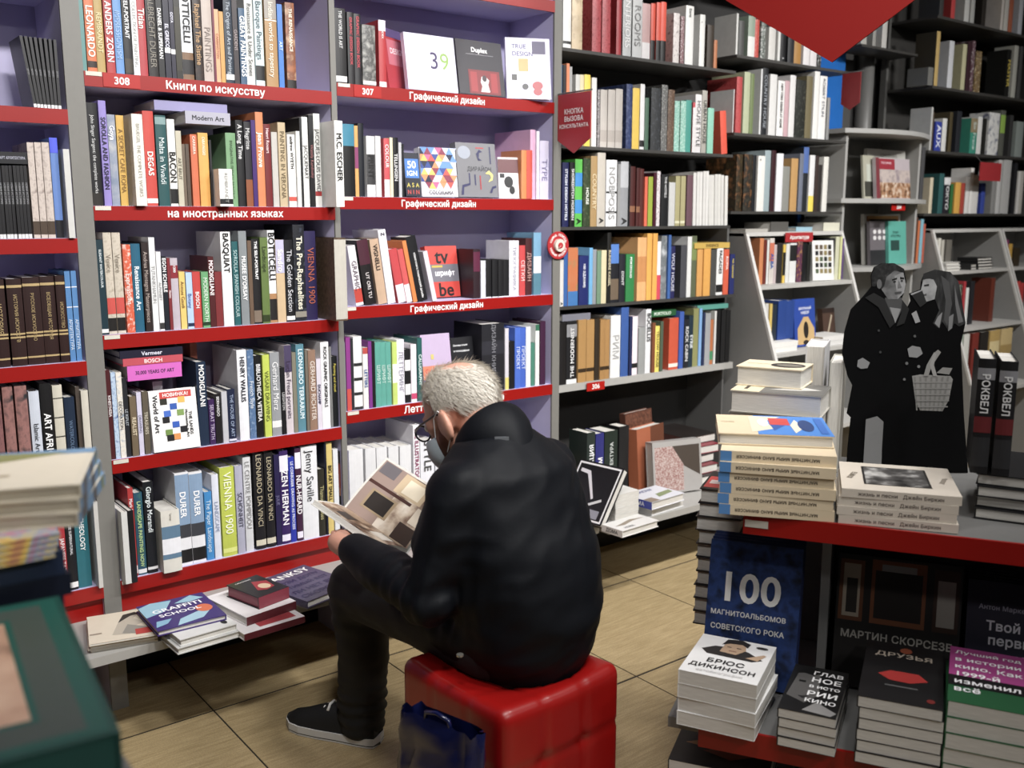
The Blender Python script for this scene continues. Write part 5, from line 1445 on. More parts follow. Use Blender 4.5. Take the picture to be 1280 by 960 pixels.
BLUE_COVER = [('r', .35, 0, 1, 1, '3f86d8'), ('p', [(.3, .1), (.5, .3), (.45, .7), (.6, .95), (.3, .95)], 'e6d6b8'), ('p', [(.5, .2), (.62, .5), (.55, .8), (.48, .5)], '2a58a8'), ('r', .48, .5, .66, .86, 'd03a34'), ('p', [(.68, .1), (.78, .4), (.72, .8), (.66, .5)], 'e8dcc4'), ('e', .8, .5, .07, .3, '24427a'), ('e', .42, .6, .05, .2, 'e8f0f8'), ('r', .9, .1, .97, .9, '2f6cc0'), ('t', .1, .6, .1, 'МИРЫ', 'b8a888', {'len': .12, 'rot': 180})]
pile(H_, 6, (900, 563), (1046, 572), .945, .8012, .20, ['dcc8a4'], 'cream hardcover with upside-down dark lettering and a blue spine end', GA, spine='y0', sp_text='МАГНИТНЫЕ МИРЫ БАНО ФИНИССЕЯ', sp_col='3a3028', sp_bands=((0, .1, '4a86c4'),), jit=.003, flip=True)
pile(H_, 1, (901, 541), (1047, 547), .972, .9456, .21, ['dcc8a4'], 'cream and blue illustrated hardcover lying pages outward above the lettered ones', GA, prints=BLUE_COVER, spine='y1')
GB = 'pale photo biographies in the low table pile'
pile(H_, 4, (1050, 610), (1201, 622), .879, .8012, .24, ['d3c8b8'], 'pale beige hardcover with soft grey lettering', GB, spine='y0', sp_text='жизнь и песни   Джейн Биркин', sp_col='6a6058', jit=.003, flip=False,
     prints=[('r', .2, .2, .78, .86, '2a2826'), ('r', .22, .22, .76, .84, MOT(['161514', '5a5856', 'c8c6c2'], 22)), ('t', .1, .5, .06, 'книга', '8a7f70', {'rot': 75, 'len': .3}), ('t', .9, .5, .05, 'жизнь', '9a8f80', {'rot': 75, 'len': .25})])
GC = 'black hardcovers in the end table pile'
pile(H_, 4, (1222, 592), (1330, 604), .90, .8012, .26, ['1b1b1d'], 'black hardcover lying pages outward', GC, spine='y1', page=PAGES, jit=.006)
# two black books standing on that pile
for k_, (pl, pr) in enumerate(((1214, 1238), (1240, 1262))):
    pass
def stand_t(name, p, w, h, t, rot, tilt, col, label, prints=(), group=None, z0=.8012, **k):
    """upright on the table: p = foot corner (world xy), cover faces local -y"""
    o = flat_book(name, w, h, t, col, prints, **k)
    R = Matrix.Rotation(rot, 4, 'Z') @ Matrix.Rotation(math.radians(90-tilt), 4, 'X')
    low = min((R @ Vector((x, y, z))).z for x in (0, w) for y in (0, h) for z in (0, t))
    o.matrix_world = Matrix.Translation((p.x, p.y, z0-low+.0005)) @ R
    return tag(o, label, 'book', group)
def spine_up(name, p, w, h, t, rot, col, label, text, tcol, group, z0, bands=(), lean=0):
    o = upright_book(name, -t/2, t/2, z0, h, w, col, 0, text, tcol, bands, tsize=.5, tpos=.7, tlen=.35)
    o.location = (p.x, p.y, z0+.0005); o.rotation_euler.z = rot; o.rotation_euler.y = lean; return tag(o, label, 'book', group)
zc = .9015
spine_up(H_, atz(1223, 592, zc), .17, .25, .034, TYAW, '19181a', 'thick black book standing on the black pile beside the cut-out couple', 'РОКВЕЛ', 'e0e0e0', GC, zc, ((.82, .92, '8a8a8e'), (.36, .5, '6a1c20'), (.06, .32, '2c2c2e')))
spine_up(H_, atz(1250, 595, zc), .17, .247, .034, TYAW, '19181a', 'thick black book standing on the black pile, away from the cut-out couple', 'РОКВЕЛ', 'e0e0e0', GC, zc, ((.82, .92, '8a8a8e'), (.36, .5, '6a1c20'), (.06, .32, '2c2c2e')))
# piles at the back of the table
GD = 'thick art monographs piled at the back of the table'
pile(H_, 4, (913, 487), (1028, 495.5), 1.022, .8012, .16, ['8f8c86', 'd8c8a4', '9a978f', 'a8a49a'], 'thick hardcover lying pages outward with a photo cover', GD, spine='y1', prints=[('r', 0, 0, .32, 1, 'e0cfa8'), ('r', .32, 0, 1, 1, '6a6864'), ('p', [(.4, .3), (.7, .7), (.95, .5), (.7, .35)], 'c8c6c0'), ('r', .12, .2, .16, .8, '3a342c')])
pile(H_, 1, (918, 457), (1001, 463), 1.072, 1.0226, .13, ['e0d0b0'], 'thick cream hardcover with a dark leaf shape on its cover', GD, spine='y1', prints=[('e', .7, .5, .26, .3, '2c2a28'), ('e', .72, .5, .2, .16, '7a7468'), ('t', .25, .5, .12, 'АРХИТЕКТУРА', 'b08a5a', {'len': .35})])
def on_plane(px, py, b):
    r = ray(px, py); nrm = Vector((-math.sin(TYAW), math.cos(TYAW), 0)); return EYE+r*((T(0, b)-EYE).dot(nrm)/r.dot(nrm))
for k_, (p0, p1, top, b_, cc, nm) in enumerate(((1006, 1031, 432, .505, 'c8c8ca', 'pale'), (1036, 1053, 452, .44, 'b9b6ac', 'stone grey'))):
    q0, q1 = on_plane(p0, top+30, b_), on_plane(p1, top+30, b_); hh = on_plane((p0+p1)/2, top, b_).z-.8012
    o = flat_book(H_, .15, hh, (q1-q0).length, cc, spine='x0', board=.003)
    R = Matrix.Rotation(TYAW, 4, 'Z') @ Matrix(((0, 0, 1, 0), (-1, 0, 0, 0), (0, 1, 0, 0), (0, 0, 0, 1)))
    o.matrix_world = Matrix.Translation(Vector((q0.x, q0.y, .8012)) + Vector((-math.sin(TYAW), math.cos(TYAW), 0))*.15) @ R
    tag(o, f'{nm} hardcover standing pages outward beside the cut-out couple', 'book', GD)
# column of books past the table's end, behind the blue covers
GF = 'hardcovers in the column past the table end'
pile(H_, 10, (873, 610), (930, 616), .735, .351, .19, ['2c2422', '3a3330', '26262a'], 'dark hardcover lying pages outward past the table end', GF, spine='y1', jit=.005, prints=[('r', 0, 0, 1, 1, '24201f'), ('r', .05, .1, .5, .7, 'd8403a'), ('r', .12, .3, .44, .5, 'f0dcd8')])

# lower shelf, standing behind
GE = 'books standing at the back of the lower table shelf'
ROT = TYAW
def low_stand(px, py, b, w, h, t, tilt, col, label, prints, n=1, step=.02, zz=.3515):
    r = ray(px, py)
    # intersection of the pixel ray with the vertical plane at table depth b
    nrm = Vector((-math.sin(TYAW), math.cos(TYAW), 0)); q = T(0, b); tt_ = (q-EYE).dot(nrm)/r.dot(nrm); p = EYE+r*tt_
    for i in range(n):
        back = nrm*(i*step)
        stand_t(H_, p+back, w, h+.001*i, t, ROT, tilt, col, label if n == 1 else f'{label}, {ordinal(i+1)} from the front', prints if i == 0 else (), GE, zz)
low_stand(879, 800, .085, .215, .335, .016, 14, '1c2c5c', 'dark blue hardcover lettered with a large white number', [('r', 0, 0, 1, 1, MOT(['14203c', '24407c', '101828'], 26)), ('t', .46, .68, .2, '100', 'f0eee8', {'len': .76}), ('t', .46, .49, .055, 'МАГНИТОАЛЬБОМОВ', 'e4e2dc', {'len': .82}), ('t', .46, .39, .055, 'СОВЕТСКОГО РОКА', 'e4e2dc', {'len': .8})], n=4, step=.019)
low_stand(1042, 800, .185, .27, .31, .03, 12, '1a1716', 'dark hardcover with wooden picture frames and grey lettering', [('r', .02, .5, .22, .96, '6a3c1c'), ('r', .05, .53, .19, .93, 'a89a86'), ('r', .08, .56, .17, .82, '2a2420'), ('r', .28, .5, .72, .98, '7a4420'), ('r', .31, .54, .69, .9, '1c1614'), ('r', .36, .9, .64, .95, '8a8a88'), ('r', .78, .5, .98, .96, '3a2418'), ('r', .81, .54, .95, .88, '9a948a'), ('t', .5, .40, .07, 'МАРТИН СКОРСЕЗЕ', '9a968e', {'len': .9})])
low_stand(1206, 815, .165, .2, .29, .016, 14, '1d1b30', 'dark violet hardcover with white lettering on the cover', [('t', .42, .80, .04, 'Антон Маркелов', '9a98a8', {'len': .6}), ('t', .38, .66, .07, 'Твой', 'e0dee8', {'len': .45}), ('t', .5, .55, .07, 'первый', 'e0dee8', {'len': .7}), ('t', .5, .43, .07, 'концерт', 'e0dee8', {'len': .7})], n=5, step=.019)
# lower shelf, piles in front
def lpile(*a, **k): pile(*a, **k)
pile(N_, 4, (848, 836), (946, 857), .48, .3515, .205, ['e4e3e1'], 'white paperback with a man portrait and bold black lettering', 'white portrait paperbacks on the lower shelf', soft=True, spine='x0', jit=.002,
     prints=[('p', [(.1, .62), (.2, .52), (.8, .5), (.92, .58), (.7, .72), (.55, .78), (.25, .74)], '2c2826'), ('p', [(.34, .62), (.36, .84), (.48, .94), (.62, .9), (.66, .74), (.56, .6)], 'b89878'), ('p', [(.32, .8), (.36, .96), (.54, 1.0), (.68, .93), (.66, .82), (.58, .88), (.42, .86)], '1c1816'), ('r', .4, .76, .46, .775, '2a2220'), ('r', .53, .76, .59, .775, '2a2220'), ('r', .45, .665, .55, .68, '7a4a3c'), ('p', [(.7, .56), (.9, .72), (.94, .7), (.86, .54)], 'b89878'), ('e', .84, .88, .08, .03, '2a2624'),
             ('t', .5, .36, .1, 'БРЮС', '2c2a2a', {'len': .5}), ('t', .5, .21, .11, 'ДИКИНСОН', '2c2a2a', {'len': .86}), ('t', .5, .09, .05, 'автобиография', 'c8c6c4', {'len': .6})])
pile(N_, 4, (973, 884.5), (1046, 900), .435, .3515, .225, ['1a1919'], 'black paperback with a pale face and white block lettering', 'black film paperbacks on the lower shelf', soft=True, spine='x0', jit=.003,
     prints=[('p', [(.05, .3), (.12, .8), (.5, .9), (.6, .4), (.4, .2)], '5a5856'), ('p', [(.1, .85), (.3, .98), (.6, .9), (.4, .8)], '141414'), ('r', .18, .62, .3, .66, '1c1c1c'), ('p', [(.25, .32), (.45, .36), (.35, .28)], '2c2a2a'), ('p', [(.4, .05), (.6, .25), (.98, .1), (.9, .02)], '8a8886')] + [('t', .66, .86-.15*i, .1, w_, 'f0efee', {'len': .56}) for i, w_ in enumerate(('ГЛАВ', 'НОЕ', 'В ИСТО', 'РИИ', 'КИНО'))])
pile(N_, 6, (1072, 869), (1179, 888), .495, .3515, .29, ['1b191a'], 'black paperback with a red emblem and pale lettering', 'black emblem paperbacks on the lower shelf', soft=True, spine='x0', jit=.003,
     prints=[('p', [(.2, .42), (.35, .5), (.7, .5), (.82, .4), (.6, .33), (.35, .34)], 'a8241f'), ('t', .5, .78, .07, 'ДРУЗЬЯ', 'a89a8a', {'len': .8}), ('e', .52, .88, .08, .05, '9a4a2a'), ('r', .3, .24, .7, .26, '5a5a5a'), ('e', .86, .1, .05, .03, '7a2420')])
pile(N_, 5, (1184, 876), (1300, 898), .515, .3515, .27, ['1e5a34'], 'green and magenta paperback with white lettering', 'green and magenta paperbacks on the lower shelf', soft=True, spine='x0', jit=.003,
     prints=[('r', 0, .45, 1, 1, 'a83a84'), ('r', 0, .28, 1, .46, '1c1a1c')] + [('t', .06, .9-.135*i, .075, w_, 'f2f0f2', {'len': .8, 'al': 'l'}) for i, w_ in enumerate(('Лучший год', 'в истории', 'кино. Как', '1999-й', 'изменил', 'всё'))])
# under the lower shelf
pile(N_, 3, (835, 950), (960, 975), .235, .1205, .22, ['16161a'], 'black book with a fiery picture under the lower shelf', 'black books under the lower table shelf', soft=True, spine='x0', prints=[('p', [(.1, .4), (.4, .6), (.8, .5), (.5, .35)], 'c88a3a'), ('e', .35, .75, .08, .08, 'c8a08a'), ('p', [(.3, .3), (.6, .45), (.9, .4), (.6, .2)], '8a3a1c')])
# ------------------------------------------------------------------ cut-out couple on the table
ZS = 2.42
def sp(px, py): p = atd(px, py, ZS); return (p-EYE).dot(RGT), p.z
s0 = sp(1132, 592)
st = empty('cardboard_standee', C(s0[0], ZS, .8012), math.atan2(RGT.y, RGT.x))
tag(st, 'black and white cardboard cut-out of a couple in dark coats with a basket', 'cut-out')
OUT = [(1058,591),(1060,560),(1064,522),(1059,517),(1066,482),(1060,470),(1053,442),(1056,415),(1064,387),(1080,370),(1090,358),(1089,345),(1093,334),(1103,329),(1118,329),(1130,336),(1133,352),(1131,364),(1127,374),(1135,384),
       (1139,376),(1137,367),(1151,362),(1152,352),(1156,342),(1170,337),(1188,340),(1198,352),(1203,380),(1207,404),(1201,430),(1203,470),(1205,520),(1208,560),(1210,591)]
def loc(px, py): x, z = sp(px, py); return (x-s0[0], z-.8012)
mbs = MB(); pts = [loc(*q) for q in OUT]
# outline listed clockwise as seen: reverse for the front
bm = bmesh.new(); vf = [bm.verts.new((x, 0, max(0, z))) for x, z in pts]; fc = bm.faces.new(vf)
ext = bmesh.ops.extrude_face_region(bm, geom=[fc]); 
for v in [g for g in ext['geom'] if isinstance(g, bmesh.types.BMVert)]: v.co.y += .005
bmesh.ops.recalc_face_normals(bm, faces=bm.faces); me = bpy.data.meshes.new('board'); bm.to_mesh(me); bm.free()
me.materials.append(M('070708', .8, .2, 30, spec=.1)); bo = bpy.data.objects.new('board', me); COL.objects.link(bo); bo.parent = st
def pr(name, layers):
    mb = MB()
    for i, (poly, c_) in enumerate(layers):
        mb.add([(loc(*q)[0], -.0004-.00012*i, loc(*q)[1]) for q in poly], [tuple(range(len(poly)))], to_mat(c_))
    return mb.build(name, None, st)
def el(cx, cy, rx, ry, n=14): return [(cx+rx*math.cos(2*math.pi*i/n), cy+ry*math.sin(2*math.pi*i/n)) for i in range(n)]
pr('printed_man', [
    ([(1106,372),(1108,384),(1120,402),(1129,384),(1127,372)], '4a4a4a'), ([(1112,384),(1119,404),(1126,386)], '8c8c8c'),
    ([(1101,345),(1102,362),(1110,374),(1122,374),(1130,366),(1132,355),(1129,340),(1118,336),(1106,338)], MOT(['4e4e4e', '6e6e6e', '848484'], 34)),
    ([(1118,345),(1122,374),(1130,366),(1132,355),(1129,340)], MOT(['747474', '949494', 'a4a4a4'], 30)),
    ([(1090,358),(1089,345),(1093,334),(1103,329),(1118,329),(1130,336),(1130,341),(1118,338),(1108,346),(1105,358),(1101,362),(1098,350),(1094,358)], MOT(['0e0e0e', '242424', '3a3a3a'], 90)),
    (el(1099,355,3.2,6), '606060'), ([(1115,349),(1121,347),(1121,349),(1115,351)], '161616'), ([(1125,346),(1130,347),(1130,349),(1125,349)], '161616'), (el(1118,352,2,1.1,8), '1c1c1c'), (el(1127,351,1.6,1.1,8), '1c1c1c'),
    ([(1123,350),(1127,359),(1122,360)], '6e6e6e'), ([(1118,365),(1127,364),(1126,366.5),(1119,367)], '4a4a4a'),
    ([(1081,372),(1092,366),(1106,374),(1118,404),(1112,410),(1098,384)], '232323'), ([(1128,376),(1136,386),(1130,404),(1120,408),(1126,392)], '222222'),
    ([(1072,450),(1078,447),(1087,453),(1084,460),(1076,461),(1071,458)], '868686'),
    ([(1082,524),(1096,520),(1104,527),(1102,560),(1101,591),(1078,591)], '848484'), ([(1084,540),(1100,536),(1100,538),(1084,543)], '868686'),
    (el(1098,413,1.6,1.6,8), '3c3c3c'), (el(1100,440,1.6,1.6,8), '3c3c3c')])
pr('printed_woman', [
    ([(1152,352),(1156,342),(1170,337),(1188,340),(1198,352),(1203,380),(1207,404),(1199,408),(1193,404),(1186,414),(1178,402),(1172,410),(1166,404),(1174,388),(1168,372),(1164,352)], MOT(['141414', '2c2c2c', '4a4a4a'], 70, stretch=(1, 1, .25))),
    ([(1176,344),(1186,352),(1190,380),(1184,408),(1180,400),(1182,376)], '4c4c4c'), ([(1193,356),(1199,384),(1204,402),(1198,404),(1194,380)], '6c6c6c'), ([(1172,396),(1178,390),(1174,410),(1168,404)], '8a8a8a'), ([(1186,396),(1192,392),(1190,410),(1185,414)], '7c7c7c'),
    ([(1154,349),(1166,348),(1171,358),(1168,374),(1158,377),(1153,371),(1151,362)], MOT(['7e7e7e', '9c9c9c', 'acacac'], 26)), ([(1154,342),(1170,338),(1170,350),(1160,348),(1153,350)], '2a2a2a'),
    ([(1155,356),(1161,355),(1161,357.5),(1155,358)], '242424'), ([(1151,363),(1153,357),(1155,364)], 'a2a2a2'), ([(1153,368),(1158,367),(1158,369.5),(1154,370)], '4e4e4e'),
    ([(1138,367),(1152,362),(1158,378),(1150,384)], '262626'), ([(1138,367),(1152,362),(1152,363.5),(1139,369)], '9c9c9c'),
    ([(1134,436),(1140,432),(1150,434),(1153,442),(1146,447),(1136,446)], '8c8c8c'), ([(1139,392),(1145,388),(1150,402),(1144,404)], '9a9a9a'),
    (el(1148,458,2,2,8), '7a7a7a'), (el(1133,454,2,2,8), '6a6a6a'), (el(1130,474,1.8,1.8,8), '6a6a6a'), (el(1143,420,1.8,1.8,8), '5a5a5a')])
bk_l = [([(1140,470),(1150,468),(1188,470),(1191,474),(1186,500),(1178,514),(1150,513),(1144,500)], '8f8d89')]
for i in range(7): bk_l.append(([(1142+i*7, 471), (1144.5+i*7, 471), (1147+i*5.2, 513), (1145+i*5.2, 513)], '7c7a76'))
for j in range(5): bk_l.append(([(1142+j*1.2, 477+j*7.6), (1190-j*1.4, 477+j*7.6), (1190-j*1.4, 478.6+j*7.6), (1142+j*1.2, 478.6+j*7.6)], '8c8a86'))
hnd = [(1154,470),(1158,456),(1166,442),(1172,437),(1176,440),(1172,446),(1164,458),(1160,470)]
bk_l.append((hnd, '8f8d89')); bk_l.append(([(1166,470),(1162,456),(1167,440),(1170,442),(1167,456),(1171,470)], '9c9a96')); bk_l.append(([(1170,466),(1178,459),(1190,460),(1186,468)], '8a8884'))
pr('printed_basket', bk_l)
MB().box(-.03, .03, .005, .09, 0, .004).box(-.002, .002, .005, .085, .004, .12).build('rear_strut', M('b8a888', .7), st)

# ------------------------------------------------------------------ near table with books (out of focus)
FT = empty('book_table', (-.35, 1.0, 0)); tag(FT, 'low grey display table under the green framed book', 'table')
MB().box(-.55, .575, -.75, .53, .92, .955).build('top_board', TG, FT)
for x_, y_ in ((-.5, -.7), (.50, -.7), (-.5, .47), (.50, .47)): MB().box(x_, x_+.04, y_, y_+.04, 0, .92).build('leg', M('3a3a3a', .5), FT)
gb = flat_book(H_, .34, .37, .045, '0f4a40', [('r', .02, .02, .98, .98, '14584c'), ('r', .07, .055, .93, .945, '45524a'), ('r', .17, .15, .83, .86, '14584c'), ('r', .19, .17, .81, .84, MOT(['5a3a28', 'c89a7c', 'e0b898', '8a6238'], 9))], spine='x1', page=M('0f4a40', .4))
gb.location = (-.1245, .874, .9555); gb.rotation_euler.z = math.radians(-5.4); tag(gb, 'large dark green hardcover with a framed picture of skin tones', 'book')
GZ = 'books in the blurred near pile'
zz = .9555
for k_, (c_, t_, x1, bl_) in enumerate((('131c30', .030, .262, ((.2, .8, '2a3450'),)), ('10182a', .028, .272, ((.3, .7, '22304a'),)), ('1c2a44', .030, .266, ((.25, .75, 'b8bcc4'),)))):
    o = flat_book(H_, .30, .24, t_, c_, spine='y0', sp_bands=bl_); o.location = (x1-.30, 1.246, zz); tag(o, f'dark navy hardcover, {ordinal(k_+1)} up in the blurred near pile', 'book', GZ); zz += t_+.0003
for k_ in range(4):
    o = flat_book('magazine', .28, .22, .0065, MOT(['b87a5a', 'd8b83a', '8a9ab0', 'c86a7a'], 45), spine='x0', soft=True, page=MOT(['b87a5a', 'd8b83a', '8a9ab0', 'c86a7a'], 45)); o.location = (-.028+.003*k_, 1.225+.002*k_, zz); tag(o, f'gaudy yellow and pink magazine, {ordinal(k_+1)} up in the blurred near pile', 'magazine', GZ); zz += .0068
for k_ in range(3):
    o = flat_book(N_, .30, .20, .0175, 'd9cfb8', [('r', .0, .0, .97, 1, 'ddd2ba'), ('r', .0, .86, 1, 1, '6a94b8'), ('p', [(.1, .8), (.4, 1), (.9, .9), (.6, .7)], '8a8a4a'), ('r', .1, .3, .7, .36, 'b0a080'), ('r', .1, .2, .6, .26, 'b8a888')], spine='x1', sp_bands=((0, 1, '4f86b0'), (.12, .3, '1f2a30'), (.52, .66, '1f2a30'), (.84, .93, '6a7a3c')), page=M('c9bfa9', .8))
    ra_ = math.radians(-24+2*k_); o.location = (.285-.30*math.cos(ra_)+.003*k_, 1.243-.30*math.sin(ra_), zz); o.rotation_euler.z = ra_; tag(o, f'cream paperback with a blue end, {ordinal(k_+1)} up on the blurred near pile', 'book', GZ); zz += .0178

# ------------------------------------------------------------------ red tufted pouf
def pouf():
    S, Hh, N = .345, .437, 30
    bm = bmesh.new(); bmesh.ops.create_cube(bm, size=1.0)
    bmesh.ops.subdivide_edges(bm, edges=bm.edges[:], cuts=N-1, use_grid_fill=True)
    def cell(u): # distance to button lines at thirds
        return u
    for v in bm.verts:
        x, y, z = v.co
        ax = [abs(x), abs(y), abs(z)]
        # rounded box
        r = .07; q = [max(abs(c_)-(.5-r), 0) for c_ in (x, y, z)]; L = math.sqrt(sum(c_*c_ for c_ in q)) or 1
        p = Vector([math.copysign(min(abs(c_), .5-r)+(qq/L*r if L > 0 and any(q) else 0), c_) for c_, qq in zip((x, y, z), q)])
        n = Vector([math.copysign(qq, c_) for c_, qq in zip((x, y, z), q)])
        if n.length < 1e-6: n = Vector((0, 0, 1))
        n.normalize()
        # tufting: buttons at thirds, seams between
        def tuft(a, b):
            d = 1
            for bx in (-1/6, 1/6):
                for by in (-1/6, 1/6): d = min(d, math.hypot(a-bx, b-by))
            s_ = min(min(abs(a-bx) for bx in (-1/6, 1/6)), min(abs(b-by) for by in (-1/6, 1/6)))
            return -.030*math.exp(-(d/.035)**2) - .009*math.exp(-(s_/.014)**2) + .012*math.cos(a*math.pi*3)*math.cos(b*math.pi*3)*0
        k = max(range(3), key=lambda i: ax[i])
        if k == 2: off = tuft(x, y)*.8
        elif k == 0: off = tuft(y, z)
        else: off = tuft(x, z)
        p += n*off
        v.co = Vector((p.x*S*1.06, p.y*S*1.06, (p.z+.5)*Hh))
    # sitter's weight
    for v in bm.verts:
        if v.co.z > .3: v.co.z -= .040*math.exp(-((v.co.x-.01)**2+(v.co.y)**2)/.02)
    for f in bm.faces: f.smooth = True
    me = bpy.data.meshes.new('red_pouf'); bm.to_mesh(me); bm.free()
    me.materials.append(M('8a0e0c', .36, .08, 18, coat=.1, bump=.1, sat=1)); return me
pf = bpy.data.objects.new('red_pouf', pouf()); COL.objects.link(pf)
pf.location = C(-.004, 2.118, 0); pf.rotation_euler.z = math.atan2(RGT.y, RGT.x)+math.radians(45-3)
tag(pf, 'square tufted red leatherette pouf under the reader', 'stool')

# ------------------------------------------------------------------ blue bag on the floor by the pouf
def bag():
    mb = MB(); n, m_ = 26, 22; vs = []
    for j in range(m_+1):
        t = j/m_; z = .004+.425*t
        wx = .112*(1-.06*t); wy = .055*(1-.62*t)
        for i in range(n):
            a = 2*math.pi*i/n
            ex = math.copysign(abs(math.cos(a))**.6, math.cos(a)); ey = math.copysign(abs(math.sin(a))**.6, math.sin(a))
            cr = (.012*noise.noise(Vector((ex*4, ey*4, t*6)))+.014*noise.noise(Vector((ex*9+3, ey*9, t*9))))*(.4+t*.8)
            vs.append((ex*(wx+cr), ey*(wy+cr*1.2), z+.012*noise.noise(Vector((ex*3, 5, 0)))*t))
    fs = [(j*n+i, j*n+(i+1) % n, (j+1)*n+(i+1) % n, (j+1)*n+i) for j in range(m_) for i in range(n)]
    fs.append(tuple(range(n-1, -1, -1)))
    mb.add(vs, fs); return mb
bgp = atd(557, 960, 1.93)
bg = empty('carrier_bag', (C(-.145, 1.86, 0).x, C(-.145, 1.86, 0).y, 0), math.atan2(RGT.y, RGT.x)+math.radians(-36)); tag(bg, 'crumpled dark blue plastic carrier bag standing against the pouf', 'bag')
BLU = M('0d1440', .25, .2, 30, coat=.3)
bag().build('bag_body', BLU, bg, smooth=True)
MB().tube([(-.035, -.012, .415), (-.03, -.014, .440), (0, -.016, .448), (.03, -.014, .440), (.035, -.012, .415)], .005, 6).build('handle', BLU, bg, smooth=True)
# ------------------------------------------------------------------ the seated reader
MO = C(.022, 2.17, 0); FD = C(-.76, .65, 0).normalized(); LF = Vector((-FD.y, FD.x, 0))
def P(f, l, z): return FD*f + LF*l + Vector((0, 0, z))          # relative to the person's base
man = empty('person', MO); tag(man, 'person with short white hair in a navy jacket reading on the red pouf', 'person')
def capsule(mb, pts, rads, seg=14):
    pts = [Vector(p) for p in pts]
    # densify and cap with spheres
    mb.tube(pts, rads, seg)
    for p, r in zip(pts, rads): sphere(mb, p, (r, r, r))
def sphere(mb, c, r, ax=None, nu=14, nv=9):
    ax = ax or (Vector((1, 0, 0)), Vector((0, 1, 0)), Vector((0, 0, 1)))
    vs = []
    for j in range(1, nv):
        ph = math.pi*j/nv
        for i in range(nu):
            th = 2*math.pi*i/nu
            vs.append(Vector(c)+ax[0]*(r[0]*math.sin(ph)*math.cos(th))+ax[1]*(r[1]*math.sin(ph)*math.sin(th))+ax[2]*(r[2]*math.cos(ph)))
    t_ = len(vs); vs += [Vector(c)+ax[2]*r[2], Vector(c)-ax[2]*r[2]]
    fs = [(j*nu+i, (j+1)*nu+i, (j+1)*nu+(i+1) % nu, j*nu+(i+1) % nu) for j in range(nv-2) for i in range(nu)]
    fs += [(t_, i, (i+1) % nu) for i in range(nu)] + [(t_+1, (nv-2)*nu+(i+1) % nu, (nv-2)*nu+i) for i in range(nu)]
    mb.add(vs, fs)
def loft(mb, rings, seg=28):
    """rings: (centre, axis a, axis b) ellipses"""
    vs = []
    for c, a, b in rings:
        for i in range(seg):
            t = 2*math.pi*i/seg; vs.append(Vector(c)+a*math.cos(t)+b*math.sin(t))
    n = len(rings)
    fs = [(j*seg+i, j*seg+(i+1) % seg, (j+1)*seg+(i+1) % seg, (j+1)*seg+i) for j in range(n-1) for i in range(seg)]
    fs += [tuple(range(seg-1, -1, -1)), tuple((n-1)*seg+i for i in range(seg))]
    mb.add(vs, fs)
def fuse(name, mb, voxel, smooth, mat, parent, fn=None):
    me = mb.mesh(name); o = bpy.data.objects.new(name, me); COL.objects.link(o)
    bm = bmesh.new(); bm.from_mesh(me); bmesh.ops.recalc_face_normals(bm, faces=bm.faces); bm.to_mesh(me); bm.free()
    r = o.modifiers.new('r', 'REMESH'); r.mode = 'VOXEL'; r.voxel_size = voxel
    if smooth: s = o.modifiers.new('s', 'SMOOTH'); s.factor = .5; s.iterations = smooth
    bpy.context.view_layer.update(); dg = bpy.context.evaluated_depsgraph_get()
    m2 = bpy.data.meshes.new_from_object(o.evaluated_get(dg)); o.modifiers.clear(); o.data = m2; bpy.data.meshes.remove(me)
    if fn:
        ns = [v.normal.copy() for v in m2.vertices]
        for v, n in zip(m2.vertices, ns): v.co = fn(v.co, n)
    m2.materials.clear(); m2.materials.append(mat)
    for p in m2.polygons: p.use_smooth = True; p.material_index = 0
    m2.name = name; o.parent = parent; return o
# head frame
HP = math.radians(30)
HC = P(.205, -.015, .980)
hf = (C(-.80, .60, 0).normalized()*math.cos(HP) - Vector((0, 0, 1))*math.sin(HP)).normalized()
hl = Vector((0, 0, 1)).cross(hf).normalized(); hu = hf.cross(hl).normalized()
def Hd(x, y, z): return HC + hf*x + hl*y + hu*z
HA = (hf, hl, hu)
SKIN = M('c98e74', .5, .12, 14)
body = MB()
sphere(body, Hd(-.012, 0, .030), (.100, .079, .088), HA, 24, 16)
sphere(body, Hd(.035, 0, -.045), (.060, .060, .072), HA, 18, 12)
sphere(body, Hd(.045, 0, -.005), (.052, .066, .055), HA, 18, 12)
sphere(body, Hd(.062, 0, -.098), (.026, .028, .020), HA)                     # chin
capsule(body, [Hd(.088, 0, .012), Hd(.108, 0, -.022)], [.009, .014], 10)       # nose
for s in (-1, 1):
    sphere(body, Hd(-.016, s*.086, -.024), (.028, .012, .040), ((hf*-.85+hl*s*.5).normalized(), (hl*.85+hf*s*.5).normalized(), hu), 14, 10)
    sphere(body, Hd(-.002, s*.074, -.024), (.02, .014, .03), HA, 12, 8)
    sphere(body, Hd(-.006, s*.078, -.055), (.010, .009, .012), HA, 10, 8)
    sphere(body, Hd(.072, s*.030, .022), (.018, .026, .008), HA, 10, 8)         # brow
NB = P(.080, 0, .925)
capsule(body, [Hd(-.045, 0, -.045), (Hd(-.045, 0, -.045)+NB)*.5 + P(-.012, 0, .005), NB], [.060, .062, .075], 18)
loft(body, [(P(-.02, 0, .44), FD*.10, LF*.12), (P(-.02, 0, .56), FD*.13, LF*.15), (P(-.0, 0, .72), FD*.12, LF*.16), (P(.03, 0, .84), FD*.10, LF*.16), (P(.07, 0, .92), FD*.06, LF*.09)])
LE, RE = P(.08, .225, .615), P(.12, -.25, .64)
LS, RS = P(.05, .165, .855), P(.05, -.165, .855)
for S_1, E_1 in ((LS, LE), (RS, RE)): capsule(body, [S_1, E_1], [.052, .042], 12)
LK, LA = P(.552, .035, .458), P(.572, .012, .10)
